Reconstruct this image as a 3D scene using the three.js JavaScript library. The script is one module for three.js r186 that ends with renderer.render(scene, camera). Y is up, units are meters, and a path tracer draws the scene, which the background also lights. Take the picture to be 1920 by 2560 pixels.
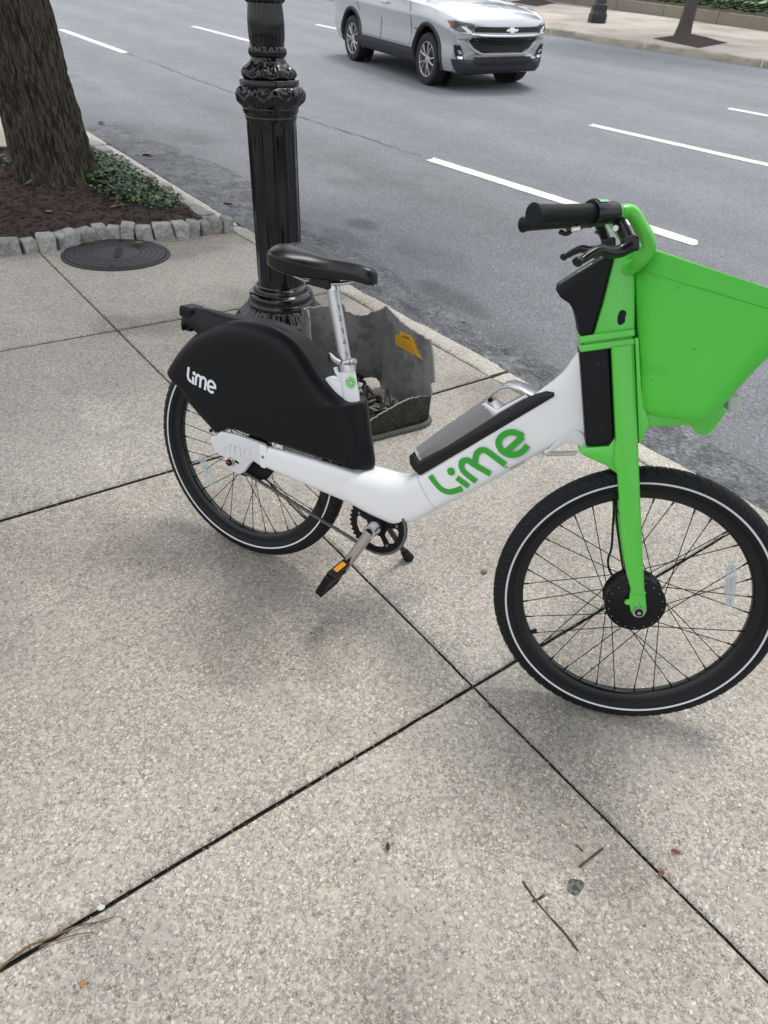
import * as THREE from 'three';
import { mergeGeometries, mergeVertices, toCreasedNormals } from 'three/addons/utils/BufferGeometryUtils.js';
import { RoundedBoxGeometry } from 'three/addons/geometries/RoundedBoxGeometry.js';
import { FontLoader } from 'three/addons/loaders/FontLoader.js';
import { TextGeometry } from 'three/addons/geometries/TextGeometry.js';
import { Brush, Evaluator, SUBTRACTION } from 'three-bvh-csg';

// ------------------------------------------------------------------ camera, sky, sun, exposure
const scene = new THREE.Scene();
const camera = new THREE.PerspectiveCamera(74.06, 768 / 1024, 0.05, 600);
camera.position.set(0, 1.4336, 0);
camera.rotation.set(-0.6395, 0.8921, 0.0777, 'YXZ');
camera.focus = 2.0; camera.userData.fStop = 7;

const renderer = new THREE.WebGLRenderer({ antialias: true });
renderer.setSize(768, 1024);
renderer.toneMapping = THREE.LinearToneMapping;
renderer.toneMappingExposure = 1.55;
renderer.shadowMap.enabled = true;

let seed = 12345;
function rnd() { seed = (seed + 0x6D2B79F5) | 0; let t = Math.imul(seed ^ (seed >>> 15), 1 | seed); t = (t + Math.imul(t ^ (t >>> 7), 61 | t)) ^ t; return ((t ^ (t >>> 14)) >>> 0) / 4294967296; }
const rr = (a, b) => a + (b - a) * rnd();
function hash(x, y, s = 0) { let h = Math.imul(x | 0, 374761393) + Math.imul(y | 0, 668265263) + Math.imul(s | 0, 1274126177); h = Math.imul(h ^ (h >>> 13), 1274126177); h ^= h >>> 16; return (h >>> 0) / 4294967296; }
function vnoise(x, y, s = 0, px = 0, py = 0) {
  const xi = Math.floor(x), yi = Math.floor(y), fx = x - xi, fy = y - yi;
  const u = fx * fx * (3 - 2 * fx), v = fy * fy * (3 - 2 * fy);
  const w = (i, n) => n ? ((i % n) + n) % n : i;
  const a = hash(w(xi, px), w(yi, py), s), b = hash(w(xi + 1, px), w(yi, py), s), c = hash(w(xi, px), w(yi + 1, py), s), d = hash(w(xi + 1, px), w(yi + 1, py), s);
  return a + (b - a) * u + (c - a) * v + (a - b - c + d) * u * v;
}
function fbm(x, y, o = 4, s = 0, p = 0) { let r = 0, a = 0.5, t = 0; for (let i = 0; i < o; i++) { r += a * vnoise(x, y, s + i * 17, p, p); t += a; a *= 0.5; x *= 2; y *= 2; p *= 2; } return r / t; }
const clamp = (x, a = 0, b = 1) => Math.min(b, Math.max(a, x));
const sstep = (a, b, x) => { const t = clamp((x - a) / (b - a)); return t * t * (3 - 2 * t); };
const ORD = ['first', 'second', 'third', 'fourth', 'fifth', 'sixth', 'seventh', 'eighth', 'ninth', 'tenth', 'eleventh', 'twelfth', 'thirteenth', 'fourteenth', 'fifteenth', 'sixteenth', 'seventeenth', 'eighteenth', 'nineteenth', 'twentieth', 'last but two', 'last but one', 'last'];
const V3 = (x, y, z) => new THREE.Vector3(x, y, z);

// overcast sky: bright grey cloud, a little brighter overhead and round the hidden sun
const sunDir = V3(-0.16, 1, -0.34).normalize();
{
  const W = 512, H = 256, d = new Float32Array(W * H * 4);
  for (let j = 0; j < H; j++) for (let i = 0; i < W; i++) {
    const el = ((j + 0.5) / H - 0.5) * Math.PI, az = ((i + 0.5) / W - 0.5) * 2 * Math.PI;
    const s = Math.sin(el), k = (j * W + i) * 4;
    const dir = [Math.cos(el) * Math.cos(az), s, Math.cos(el) * Math.sin(az)];
    let L = (1.15 + 0.85 * Math.max(0, s)) / 2;
    const n = fbm(dir[0] * 2.2 / (0.35 + Math.abs(s)) + 9, dir[2] * 2.2 / (0.35 + Math.abs(s)) + 4, 5, 3);
    const c = dir[0] * sunDir.x + dir[1] * sunDir.y + dir[2] * sunDir.z;
    L *= 0.72 + 0.56 * n; L *= 1 + 0.35 * Math.pow(Math.max(0, c), 6);
    if (s < 0) L = 0.3;
    d[k] = L * 0.97; d[k + 1] = L * 1.0; d[k + 2] = L * 1.05; d[k + 3] = 1;
  }
  const t = new THREE.DataTexture(d, W, H, THREE.RGBAFormat, THREE.FloatType);
  t.mapping = THREE.EquirectangularReflectionMapping; t.magFilter = THREE.LinearFilter; t.minFilter = THREE.LinearFilter; t.needsUpdate = true;
  scene.background = t; scene.environment = t; scene.backgroundIntensity = 1.12; scene.environmentIntensity = 1.12;
}
const sun = new THREE.DirectionalLight(new THREE.Color(1, 0.955, 0.89), 1.25);
sun.position.copy(sunDir).multiplyScalar(40).add(V3(-3, 0, -4)); sun.target.position.set(-3, 0, -4);
sun.castShadow = true; sun.shadow.radius = 32; sun.shadow.mapSize.set(2048, 2048);
Object.assign(sun.shadow.camera, { left: -28, right: 28, top: 28, bottom: -28, near: 1, far: 90 });
scene.add(sun, sun.target);

// ------------------------------------------------------------------ helpers
const taken = {};
function numbered(n) { const k = taken[n] = (taken[n] ?? -1) + 1; return k ? n + '_' + String(k).padStart(3, '0') : n; }
function shade(o) { o.traverse(c => { if (c.isMesh) { c.castShadow = true; c.receiveShadow = true; } }); return o; }
function mesh(name, geo, mat, parent) {
  const g = Array.isArray(geo) ? mergeGeometries(geo.map(plain), false) : geo;
  const m = new THREE.Mesh(g, mat); m.name = name; m.castShadow = m.receiveShadow = true; if (parent) parent.add(m); return m;
}
function plain(g) { // same attributes on every geometry that is merged
  let r = g.index ? g.toNonIndexed() : g.clone();
  for (const k of Object.keys(r.attributes)) if (!['position', 'normal', 'uv'].includes(k)) r.deleteAttribute(k);
  if (!r.attributes.normal) r.computeVertexNormals();
  if (!r.attributes.uv) r.setAttribute('uv', new THREE.BufferAttribute(new Float32Array(r.attributes.position.count * 2), 2));
  return r;
}
function group(name, label, category, pos, grp) {
  const o = new THREE.Group(); o.name = numbered(name); if (pos) o.position.set(...pos);
  o.userData = { label, category }; if (grp) o.userData.group = grp; scene.add(o); return o;
}
function top(m, label, category, grp) { m.name = numbered(m.name); m.userData = { ...m.userData, label, category }; if (grp) m.userData.group = grp; scene.add(m); return m; }
function struct(o) { o.name = numbered(o.name); o.userData.kind = 'structure'; scene.add(o); return o; }
function pm(o) { return new THREE.MeshPhysicalMaterial(o); }
const lin = (r, g, b) => new THREE.Color().setRGB(r, g, b);
function std(r, g, b, rough = 0.6, extra = {}) { return pm({ color: lin(r, g, b), roughness: rough, metalness: 0, ...extra }); }
function tex(w, h, fn, srgb = true) {
  const d = new Uint8Array(w * h * 4);
  for (let j = 0; j < h; j++) for (let i = 0; i < w; i++) { const c = fn(i, j), k = (j * w + i) * 4; d[k] = clamp(c[0]) * 255; d[k + 1] = clamp(c[1]) * 255; d[k + 2] = clamp(c[2]) * 255; d[k + 3] = 255; }
  return dtex(d, w, h, srgb);
}
function dtex(d, w, h, srgb) {
  const t = new THREE.DataTexture(d, w, h, THREE.RGBAFormat); t.wrapS = t.wrapT = THREE.RepeatWrapping; t.magFilter = THREE.LinearFilter; t.minFilter = THREE.LinearMipmapLinearFilter; t.generateMipmaps = true;
  if (srgb) t.colorSpace = THREE.SRGBColorSpace; t.needsUpdate = true; return t;
}
const s2 = c => c <= 0.0031308 ? c * 12.92 : 1.055 * Math.pow(c, 1 / 2.4) - 0.055; // linear value to sRGB
// surface from a grid of points: f(i, j) -> [x, y, z]
function gridGeo(nu, nv, f, { uv, closeU = false, col } = {}) {
  const P = [], U = [], C = [], I = [];
  for (let j = 0; j <= nv; j++) for (let i = 0; i <= nu; i++) { const p = f(i / nu, j / nv, i, j); P.push(...p); if (uv) U.push(...uv(p, i / nu, j / nv)); else U.push(i / nu, j / nv); if (col) C.push(...col(p)); }
  for (let j = 0; j < nv; j++) for (let i = 0; i < nu; i++) { const a = j * (nu + 1) + i, b = a + 1, c = a + nu + 1, d = c + 1; I.push(a, b, d, a, d, c); }
  const g = new THREE.BufferGeometry(); g.setAttribute('position', new THREE.Float32BufferAttribute(P, 3)); g.setAttribute('uv', new THREE.Float32BufferAttribute(U, 2)); if (col) g.setAttribute('color', new THREE.Float32BufferAttribute(C, 3));
  g.setIndex(I); g.computeVertexNormals();
  if (closeU) { const n = g.attributes.normal; for (let j = 0; j <= nv; j++) { const a = j * (nu + 1), b = a + nu; const x = n.getX(a) + n.getX(b), y = n.getY(a) + n.getY(b), z = n.getZ(a) + n.getZ(b), l = Math.hypot(x, y, z) || 1; n.setXYZ(a, x / l, y / l, z / l); n.setXYZ(b, x / l, y / l, z / l); } }
  return g;
}
// closed loft through rings (arrays of [x, y, z]), with end caps
function loft(rings, cap = true) {
  const n = rings[0].length, m = rings.length, geos = [];
  geos.push(gridGeo(n, m - 1, (u, v, i, j) => rings[j][i % n], { closeU: true }));
  if (cap) for (const [r, flip] of [[rings[0], false], [rings[m - 1], true]]) {
    const c = [0, 0, 0]; r.forEach(p => { c[0] += p[0] / n; c[1] += p[1] / n; c[2] += p[2] / n; });
    const P = []; for (let i = 0; i < n; i++) { const a = r[i], b = r[(i + 1) % n]; flip ? P.push(...c, ...a, ...b) : P.push(...c, ...b, ...a); }
    const g = new THREE.BufferGeometry(); g.setAttribute('position', new THREE.Float32BufferAttribute(P, 3)); g.computeVertexNormals(); geos.push(g);
  }
  return mergeGeometries(geos.map(plain));
}
function superRing(n, hw, hh, e = 4) { const o = []; for (let i = 0; i < n; i++) { const t = i / n * 2 * Math.PI, c = Math.cos(t), s = Math.sin(t); o.push([Math.sign(c) * Math.pow(Math.abs(c), 2 / e) * hw, Math.sign(s) * Math.pow(Math.abs(s), 2 / e) * hh]); } return o; }
function curve(pts, closed = false, tension = 0.5) { return new THREE.CatmullRomCurve3(pts.map(p => V3(p[0], p[1], p[2] ?? 0)), closed, 'catmullrom', tension); }
// tube along points with a radius that may change, optionally squashed
function tube(pts, r, { seg = 0, sides = 10, closed = false, cap = true, straight = false } = {}) {
  const c = straight ? null : curve(pts, closed); const N = seg || Math.max(2, pts.length * 5); const rings = [];
  const P = []; if (straight) pts.forEach(p => P.push(V3(...p))); else for (let i = 0; i <= N; i++) P.push(c.getPoint(i / N));
  let up = null;
  for (let i = 0; i < P.length; i++) {
    const t = (i === 0 ? P[1].clone().sub(P[0]) : i === P.length - 1 ? P[i].clone().sub(P[i - 1]) : P[i + 1].clone().sub(P[i - 1])).normalize();
    if (!up) { up = Math.abs(t.y) < 0.9 ? V3(0, 1, 0) : V3(1, 0, 0); }
    const b = t.clone().cross(up).normalize(); up = b.clone().cross(t).normalize();
    const R = typeof r === 'function' ? r(i / (P.length - 1)) : r; const [ra, rb] = Array.isArray(R) ? R : [R, R];
    const ring = []; for (let k = 0; k < sides; k++) { const a = k / sides * 2 * Math.PI; const q = P[i].clone().addScaledVector(b, Math.cos(a) * ra).addScaledVector(up, Math.sin(a) * rb); ring.push([q.x, q.y, q.z]); }
    rings.push(ring);
  }
  return loft(rings, cap && !closed);
}
function cyl(a, b, ra, rb = ra, sides = 16) { return tube([a, b], t => ra + (rb - ra) * t, { straight: true, sides }); }
function shapeOf(pts, smooth = false, n = 80) {
  if (smooth) { const c = curve(pts.map(p => [p[0], p[1], 0]), true); return new THREE.Shape(c.getPoints(n).map(p => new THREE.Vector2(p.x, p.y))); }
  return new THREE.Shape(pts.map(p => new THREE.Vector2(p[0], p[1])));
}
// outline in x, y extruded between z0 and z1 with rounded edges that stay inside the outline
function slab(pts, z0, z1, bevel = 0.003, { smooth = false, seg = 3, holes = [], n = 90, crease = 0.7 } = {}) {
  const s = !Array.isArray(pts) ? pts : shapeOf(pts, smooth, n); holes.forEach(h => s.holes.push(h));
  const g = new THREE.ExtrudeGeometry(s, { depth: z1 - z0 - 2 * bevel, bevelEnabled: bevel > 0, bevelSize: bevel, bevelThickness: bevel, bevelOffset: -bevel, bevelSegments: seg, curveSegments: 10 });
  g.translate(0, 0, z0 + bevel); return toCreasedNormals(g, crease);
}
function circleHole(x, y, rx, ry = rx) { const p = new THREE.Path(); p.absellipse(x, y, rx, ry, 0, Math.PI * 2, true); return p; }
function box(x0, x1, y0, y1, z0, z1, r = 0.004, seg = 2) { r = Math.min(r, (x1 - x0) / 2.1, (y1 - y0) / 2.1, (z1 - z0) / 2.1); const g = new RoundedBoxGeometry(x1 - x0, y1 - y0, z1 - z0, seg, r); g.translate((x0 + x1) / 2, (y0 + y1) / 2, (z0 + z1) / 2); return g; }
// flat printed stroke of even width along a 2-D path
function ribbon(pts, w, { z = 0, n = 0, round = false } = {}) {
  const c = curve(pts.map(p => [p[0], p[1], 0])); const N = n || pts.length * 6; const P = []; const q = [];
  for (let i = 0; i <= N; i++) { const a = c.getPoint(i / N), t = c.getTangent(i / N); q.push([a.x - t.y * w / 2, a.y + t.x * w / 2, a.x + t.y * w / 2, a.y - t.x * w / 2]); }
  for (let i = 0; i < N; i++) { const [a, b, c2, d] = q[i], [e, f, g2, h] = q[i + 1]; P.push(a, b, z, c2, d, z, g2, h, z, a, b, z, g2, h, z, e, f, z); }
  const g = new THREE.BufferGeometry(); g.setAttribute('position', new THREE.Float32BufferAttribute(P, 3)); g.computeVertexNormals(); return g;
}
function disc(x, y, r, z, n = 28) { const g = new THREE.CircleGeometry(r, n); g.translate(x, y, z); return g; }
function lathe(prof, seg = 48, axis = 'y') { const g = new THREE.LatheGeometry(prof.map(p => new THREE.Vector2(p[0], p[1])), seg); if (axis === 'z') g.rotateX(Math.PI / 2); return g; }
function basisMatrix(o, x, y, z) { const m = new THREE.Matrix4().makeBasis(V3(...x), V3(...y), V3(...z)); m.setPosition(...o); return m; }

// ------------------------------------------------------------------ ground levels
const KERB_Z = -2.328, ROAD_Z = -2.475, FAR_Z = -16.45;
const sideY = x => Math.max(0, -0.034 * (Math.max(x, -45) + 5.2));
const roadY = (x, z) => -0.12 + 0.055 * (-z - 2.5) - 0.034 * (Math.max(Math.min(x, 0), -45) + 2);
const farY = (x, z) => roadY(x, z) + 0.14;

// exposed-aggregate concrete: pebbles in grey mortar
const AGG = 2.754;
let aggMap, aggBump;
{
  const N = 2048, col = new Uint8Array(N * N * 4), bmp = new Uint8Array(N * N * 4);
  // two sizes of stone: a close bed of fine chips and scattered larger pebbles, each turned and stretched its own way
  const F = 560, B = 250, pal = [[0.47, 0.465, 0.45], [0.40, 0.395, 0.385], [0.50, 0.48, 0.445], [0.55, 0.535, 0.50], [0.34, 0.335, 0.325], [0.44, 0.415, 0.375], [0.37, 0.365, 0.36]], big = [[0.60, 0.57, 0.50], [0.55, 0.545, 0.52], [0.64, 0.60, 0.52], [0.46, 0.455, 0.45], [0.52, 0.46, 0.38], [0.22, 0.215, 0.21], [0.58, 0.565, 0.53]];
  const fx = new Float32Array(F * F), fy = new Float32Array(F * F), fc = new Uint8Array(F * F), ft = new Float32Array(F * F); for (let k = 0; k < F * F; k++) { fx[k] = rnd(); fy[k] = rnd(); fc[k] = Math.floor(rnd() * 7); ft[k] = rr(0.88, 1.12); }
  const bx = new Float32Array(B * B), by = new Float32Array(B * B), bc = new Uint8Array(B * B), br = new Float32Array(B * B), bs = new Float32Array(B * B), ba = new Float32Array(B * B); for (let k = 0; k < B * B; k++) { bx[k] = rnd(); by[k] = rnd(); const q = rnd(); br[k] = q < 0.46 ? 0 : q < 0.90 ? rr(0.14, 0.28) : rr(0.28, 0.44); const c = rnd(); bc[k] = c < 0.26 ? 0 : c < 0.5 ? 1 : c < 0.6 ? 2 : c < 0.78 ? 3 : c < 0.86 ? 4 : c < 0.90 ? 5 : 6; bs[k] = rr(0.6, 1); ba[k] = rnd() * 3.14; if (rnd() < 0.003) { bc[k] = 7; br[k] = rr(0.2, 0.4); } }
  big.push([0.30, 0.17, 0.10]);
  const Q = 512, DA = new Float32Array(Q * Q), WA = new Float32Array(Q * Q); for (let j = 0; j < Q; j++) for (let i = 0; i < Q; i++) { DA[j * Q + i] = fbm(i / 32, j / 32, 4, 8, 16); WA[j * Q + i] = fbm(i / 16 + 7, j / 16, 3, 9, 32); }
  const lerpA = (A, i, j) => { const x = i / 4, y = j / 4, x0 = Math.floor(x), y0 = Math.floor(y), x1 = (x0 + 1) % Q, y1 = (y0 + 1) % Q, u = x - x0, v = y - y0; return (A[y0 * Q + x0] * (1 - u) + A[y0 * Q + x1] * u) * (1 - v) + (A[y1 * Q + x0] * (1 - u) + A[y1 * Q + x1] * u) * v; };
  for (let j = 0; j < N; j++) for (let i = 0; i < N; i++) {
    const w1 = vnoise(i / 4, j / 4, 1, 512, 512) - 0.5, w2 = vnoise(i / 4, j / 4, 2, 512, 512) - 0.5, fine = hash(i, j, 5), g2 = vnoise(i / 2, j / 2, 6, 1024, 1024);
    let gx = i / N * F + 0.7 * w1, gy = j / N * F + 0.7 * w2, xi = Math.floor(gx), yi = Math.floor(gy), d1 = 9, d2 = 9, fk = 0;
    for (let b = -1; b <= 1; b++) for (let q = -1; q <= 1; q++) { const X = ((xi + q) % F + F) % F, Y = ((yi + b) % F + F) % F, k = Y * F + X, dx = xi + q + fx[k] - gx, dy = yi + b + fy[k] - gy, d = dx * dx + dy * dy; if (d < d1) { d2 = d1; d1 = d; fk = k; } else if (d < d2) d2 = d; }
    const e = Math.sqrt(d2) - Math.sqrt(d1);
    gx = i / N * B + 0.22 * w1; gy = j / N * B + 0.22 * w2; xi = Math.floor(gx); yi = Math.floor(gy); let best = 9, bk = 0;
    for (let b = -1; b <= 1; b++) for (let q = -1; q <= 1; q++) { const X = ((xi + q) % B + B) % B, Y = ((yi + b) % B + B) % B, k = Y * B + X; if (!br[k]) continue; const dx = xi + q + bx[k] - gx, dy = yi + b + by[k] - gy, c = Math.cos(ba[k]), s = Math.sin(ba[k]), ux = (dx * c + dy * s), uy = (-dx * s + dy * c) / bs[k], d = (Math.abs(ux) + Math.abs(uy)) * 0.45 + Math.hypot(ux, uy) * 0.55; const r = d / br[k]; if (r < best) { best = r; bk = k; } }
    const dirt = lerpA(DA, i, j), pits = vnoise(i / 6, j / 6, 19) * 0.55 + vnoise(i / 2.5, j / 2.5, 20) * 0.45, worn = lerpA(WA, i, j);
    const gap = (1 - sstep(0.02, 0.26, e)) * sstep(0.42, 0.62, pits + 0.22 * (dirt - 0.5));  // soil in the pits between stones, not everywhere
    const inB = 1 - sstep(0.86, 1.05, best); let c = pal[fc[fk]].map(v => v * 0.80 * ft[fk] * (0.93 + 0.14 * g2));
    const paste = 0.335 * (0.9 + 0.2 * fine), pc = 0.5 * sstep(0.40, 0.66, worn); c = c.map((v, q) => v * (1 - pc) + paste * [1.01, 0.99, 0.95][q] * pc);
    const soil = 0.075 + 0.05 * fine, k = (j * N + i) * 4; const rim = (1 - inB) * (best < 1.35 ? sstep(1.35, 1.05, best) : 0) * sstep(0.45, 0.7, pits + 0.15 * (dirt - 0.4));
    for (let q = 0; q < 3; q++) { let v = c[q] * (1 - gap) + soil * [1, 0.96, 0.88][q] * gap; v = v * (1 - 0.4 * rim) + soil * 0.4 * rim; v = v * (1 - inB) + big[bc[bk]][q] * 0.9 * (0.92 + 0.16 * g2) * inB; v *= 0.96 + 0.08 * fine; col[k + q] = clamp(s2(clamp(v))) * 255; }
    col[k + 3] = 255; const h = clamp(0.25 + 0.3 * sstep(0, 0.4, e) + 0.4 * inB * Math.sqrt(Math.max(0, 1 - Math.min(1, best) * 0.9)) + 0.12 * (fine - 0.5)) * 255; bmp[k] = bmp[k + 1] = bmp[k + 2] = h; bmp[k + 3] = 255;
  }
  aggMap = dtex(col, N, N, true); aggBump = dtex(bmp, N, N, false);
}
const concreteMat = pm({ map: aggMap, bumpMap: aggBump, bumpScale: 0.0016, roughness: 0.88, vertexColors: true });

const GRIME = [[-0.45, -0.78, 0.22, 0.22], [-0.10, -0.83, 0.16, 0.18], [-0.12, -0.62, 0.14, 0.2], [-0.61, 0.03, 0.2, 0.2], [-1.39, -0.37, 0.25, 0.2], [-0.91, -0.86, 0.16, 0.2], [-0.36, -0.41, 0.15, 0.22], [-1.9, -0.25, 0.3, 0.14], [-1.2, -1.35, 0.2, 0.12], [-0.25, -0.25, 0.2, 0.16]];
// sidewalk of square slabs, joints open between them
{
  const walk = new THREE.Group(); walk.name = 'sidewalk';
  const X1 = -0.7528, S = 1.377, Z1 = -0.9586;
  const under = std(0.055, 0.05, 0.044, 1);
  for (let ix = -3; ix <= 3; ix++) for (let iz = -1; iz <= 3; iz++) {
    const x1 = X1 + ix * S, x0 = x1 - S, z0 = Z1 + iz * 1.369, z1 = z0 + 1.369;
    const gap = 0.0042, gx0 = ix <= 0 ? 0.008 : 0.0038, gx1 = ix <= -1 ? 0.008 : 0.0038, N = 34, rot = Math.floor(rnd() * 4), ou = rnd() * 7, ov = rnd() * 7, tint = rr(0.93, 1.04);
    const warm = rr(0.35, 0.75);
    const e = [0, 0.004, 0.010]; const ts = [...e, ...Array.from({ length: N }, (_, k) => 0.010 + (k + 1) / (N + 1) * (S - 2 * gap - 0.02)), S - 2 * gap - 0.010, S - 2 * gap - 0.004, S - 2 * gap];
    const n = ts.length - 1;
    const yAt = (x, z, i, j) => { const b = Math.min(i, j, n - i, n - j); return b === 0 ? -0.0065 - 0.002 * hash(i, j, 3) : b === 1 ? -0.0022 - 0.001 * hash(i, j, 4) : 0; };
    const tops = gridGeo(n, n, (u, v, i, j) => { const jx = (i === 0 || i === n) ? (i ? -1 : 1) * 0.0014 * hash(j, ix, 9) : 0, jz = (j === 0 || j === n) ? (j ? -1 : 1) * 0.0014 * hash(i, iz, 7) : 0; const x = x0 + gx0 + ts[i] * (S - gx0 - gx1) / (S - 2 * gap) + jx, z = z1 - gap - ts[j] * (1.369 / S) + jz; return [x, sideY(Math.max(x, -5.2)) + yAt(x, z, i, j), z]; }, {
      uv: p => { let a = p[0], b = p[2]; for (let k = 0; k < rot; k++) [a, b] = [b, -a]; return [(a + ou) / AGG, (b + ov) / AGG]; },
      col: p => { const st = fbm(p[0] * 1.7 + 20, p[2] * 1.7 + 5, 5, 30), sp = fbm(p[0] * 5 + 3, p[2] * 5 + 8, 4, 44); let k = tint * (1 - 0.30 * sstep(0.50, 0.72, st) * (0.55 + 0.9 * sp)) * (1 + 0.10 * sstep(0.45, 0.25, st)); 
        // pale dusty wheel track along the walk and grime spots, where the concrete shows them
        const nz = fbm(p[0] * 6, p[2] * 9, 4, 51), tr = Math.exp(-Math.pow((p[2] + 0.57 + 0.10 * (fbm(p[0] * 2.3, 4, 3, 52) - 0.5)) / 0.085, 2)) * sstep(-3.4, -2.8, p[0]) * sstep(-0.3, -0.8, p[0]); k *= 1 + 0.26 * tr * sstep(0.30, 0.62, nz);
        for (const [gx, gz, gr, ga] of GRIME) { const d = Math.hypot(p[0] - gx, p[2] - gz) / gr + 0.9 * (nz - 0.5); if (d < 1) k *= 1 - 0.55 * ga * sstep(1, 0.35, d); }
        return [k * (1.13 + 0.12 * warm), k * (1.10 + 0.06 * warm), k * (1.06 - 0.02 * warm)]; }
    });
    const m = mesh('slab', tops, concreteMat, walk); if (walk.children.length > 1) m.name = 'slab_' + String(walk.children.length - 1).padStart(3, '0');
    const sides = []; for (const [a, b, c, d] of [[x0 + gap + .003, x1 - gap - .003, z1 - gap - .003, 0], [x1 - gap - .003, x0 + gap + .003, z0 + gap + .003, 0]]) sides.push(gridGeo(1, 1, (u, v) => [a + (b - a) * u, v ? -0.008 : -0.05, c]));
    for (const [a, b, c] of [[z1 - gap - .003, z0 + gap + .003, x1 - gap - .003], [z0 + gap + .003, z1 - gap - .003, x0 + gap + .003]]) sides.push(gridGeo(1, 1, (u, v) => [c, v ? -0.008 : -0.05, a + (b - a) * u]));
    mesh('slab_side', sides, under, m);
  }
  const base = mesh('joint_bed', gridGeo(40, 4, (u, v) => { const x = -60 + 70 * u; return [x, (x < -5.2 ? sideY(x) : 0) - 0.018, 8 - (8 + 2.33) * v]; }), under, walk);
  // crumbs of soil and grit caught along the joints
  { const n = 2600, inst = new THREE.InstancedMesh(new THREE.IcosahedronGeometry(1, 0), pm({ color: lin(1, 1, 1), roughness: 1 }), n), m4 = new THREE.Matrix4(), q = new THREE.Quaternion(), e = new THREE.Euler(), c = new THREE.Color();
    for (let i = 0; i < n; i++) { const alongX = rnd() < 0.5; let x, z; const off = (rnd() - rnd()) * 0.011; if (alongX) { const l = Math.floor(rnd() * 3); x = rr(-4.85, 1.9); z = Z1 + (l < 2 ? 0 : 1.369) + off; } else { const l = rnd() < 0.5 ? 0 : rnd() < 0.5 ? 1 : 2; x = X1 - l * S + off; z = rr(-2.3, 1.6); } const s = rr(0.0009, 0.0026) * (rnd() < 0.06 ? 1.5 : 1); e.set(rnd() * 3, rnd() * 3, 0); q.setFromEuler(e); m4.compose(V3(x, Math.abs(off) < 0.005 ? -0.008 : -0.001, z), q, V3(s * rr(0.7, 1.6), s * 0.7, s)); inst.setMatrixAt(i, m4); const k = rnd() < 0.2 ? rr(0.15, 0.4) : rr(0.02, 0.10); c.setRGB(k, k * 0.92, k * 0.8); inst.setColorAt(i, c); }
    inst.name = 'joint_grit'; inst.userData = { label: 'dark soil crumbs and grit caught along the sidewalk joints', category: 'grit', kind: 'stuff' }; inst.castShadow = inst.receiveShadow = true; scene.add(inst); }
  struct(walk);
  // plain concrete pavement beyond the planting bed
  const far = mesh('far_pavement', gridGeo(120, 8, (u, v) => { const x = -60 + 52.22 * u; return [x, sideY(x), 6 - (6 + 2.42) * v]; }, { uv: p => [p[0] / AGG, p[2] / AGG], col: p => { const k = 1.25 * (1 - 0.15 * sstep(0.5, 0.8, fbm(p[0] * 2, p[2] * 2, 4, 5))); return [k, k * 0.93, k * 0.83]; } }), concreteMat);
  far.name = 'pavement'; struct(far);
}

// kerb of long concrete stones
{
  const k = new THREE.Group(); k.name = 'kerb';
  const km = pm({ map: aggMap, bumpMap: aggBump, bumpScale: 0.001, roughness: 0.9, vertexColors: true });
  const ends = [-44, -38, -32, -26, -20, -14, -8.1, -5.1, -2.135, 0.9, 3.9, 7];
  for (let q = 0; q < ends.length - 1; q++) {
    const a = ends[q] + 0.012, b = ends[q + 1] - 0.012, n = Math.max(30, Math.round((b - a) / 0.04));
    // profile across the stone: back edge, top, rounded road edge, face
    const prof = [[0.012, -0.09], [0.008, -0.012], [0.014, -0.003], [0.03, 0.001], [0.08, 0.002], [0.120, 0.001], [0.134, -0.006], [0.143, -0.022], [0.147, -0.06], [0.149, -0.3]];
    const g = gridGeo(n, prof.length - 1, (u, v, i, j) => {
      const x = a + (b - a) * u; const [pz, py] = prof[j]; const end = Math.min(i, n - i); const brk = q >= 7 && q <= 8 ? Math.max(0, fbm(x * 3.1, 7, 3, 12) - 0.5) * 0.12 + (hash(i, j, 77) - 0.5) * 0.004 : 0;
      const chip = (j >= 5 ? brk : 0) * (j >= 6 ? 1 : 0.6); const lift = (end < 2 && j > 1 && j < 7 ? -0.008 : 0) + (fbm(x * 8, j * 0.7, 3, 5) - 0.5) * 0.006;
      return [x, sideY(x) + py + (j > 0 && j < 9 ? lift : 0), KERB_Z - pz + (j >= 4 ? chip : 0) + (j === 0 ? 0 : 0)];
    }, { uv: p => [p[0] / AGG + q * 0.37, (p[2] + p[1]) / AGG], col: p => { const t = fbm(p[0] * 2.5, p[2] * 9 + q, 4, 60); const c = 1.5 * (1 - 0.28 * sstep(0.48, 0.75, t)); return [c, c * 0.965, c * 0.885]; } });
    const endA = gridGeo(1, 1, (u, v) => [u < .5 ? a : a, sideY(a) - 0.2 + 0.194 * v, KERB_Z - 0.012 - 0.13 * u]);
    const endB = gridGeo(1, 1, (u, v) => [b, sideY(b) - 0.2 + 0.194 * v, KERB_Z - 0.142 + 0.13 * u]);
    for (const e of [endA, endB]) e.setAttribute('color', new THREE.Float32BufferAttribute(new Float32Array(12).fill(0.7), 3));
    const m = mesh('kerb_stone', mergeGeometries([g, endA, endB]), km, k); if (q) m.name += '_' + String(q).padStart(3, '0');
  }
  mesh('kerb_bed', gridGeo(40, 1, (u, v) => { const x = -45 + 55 * u; return [x, sideY(x) - 0.06, KERB_Z + 0.02 - 0.17 * v]; }), std(0.03, 0.028, 0.026, 1), k);
  struct(k);
}

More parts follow.
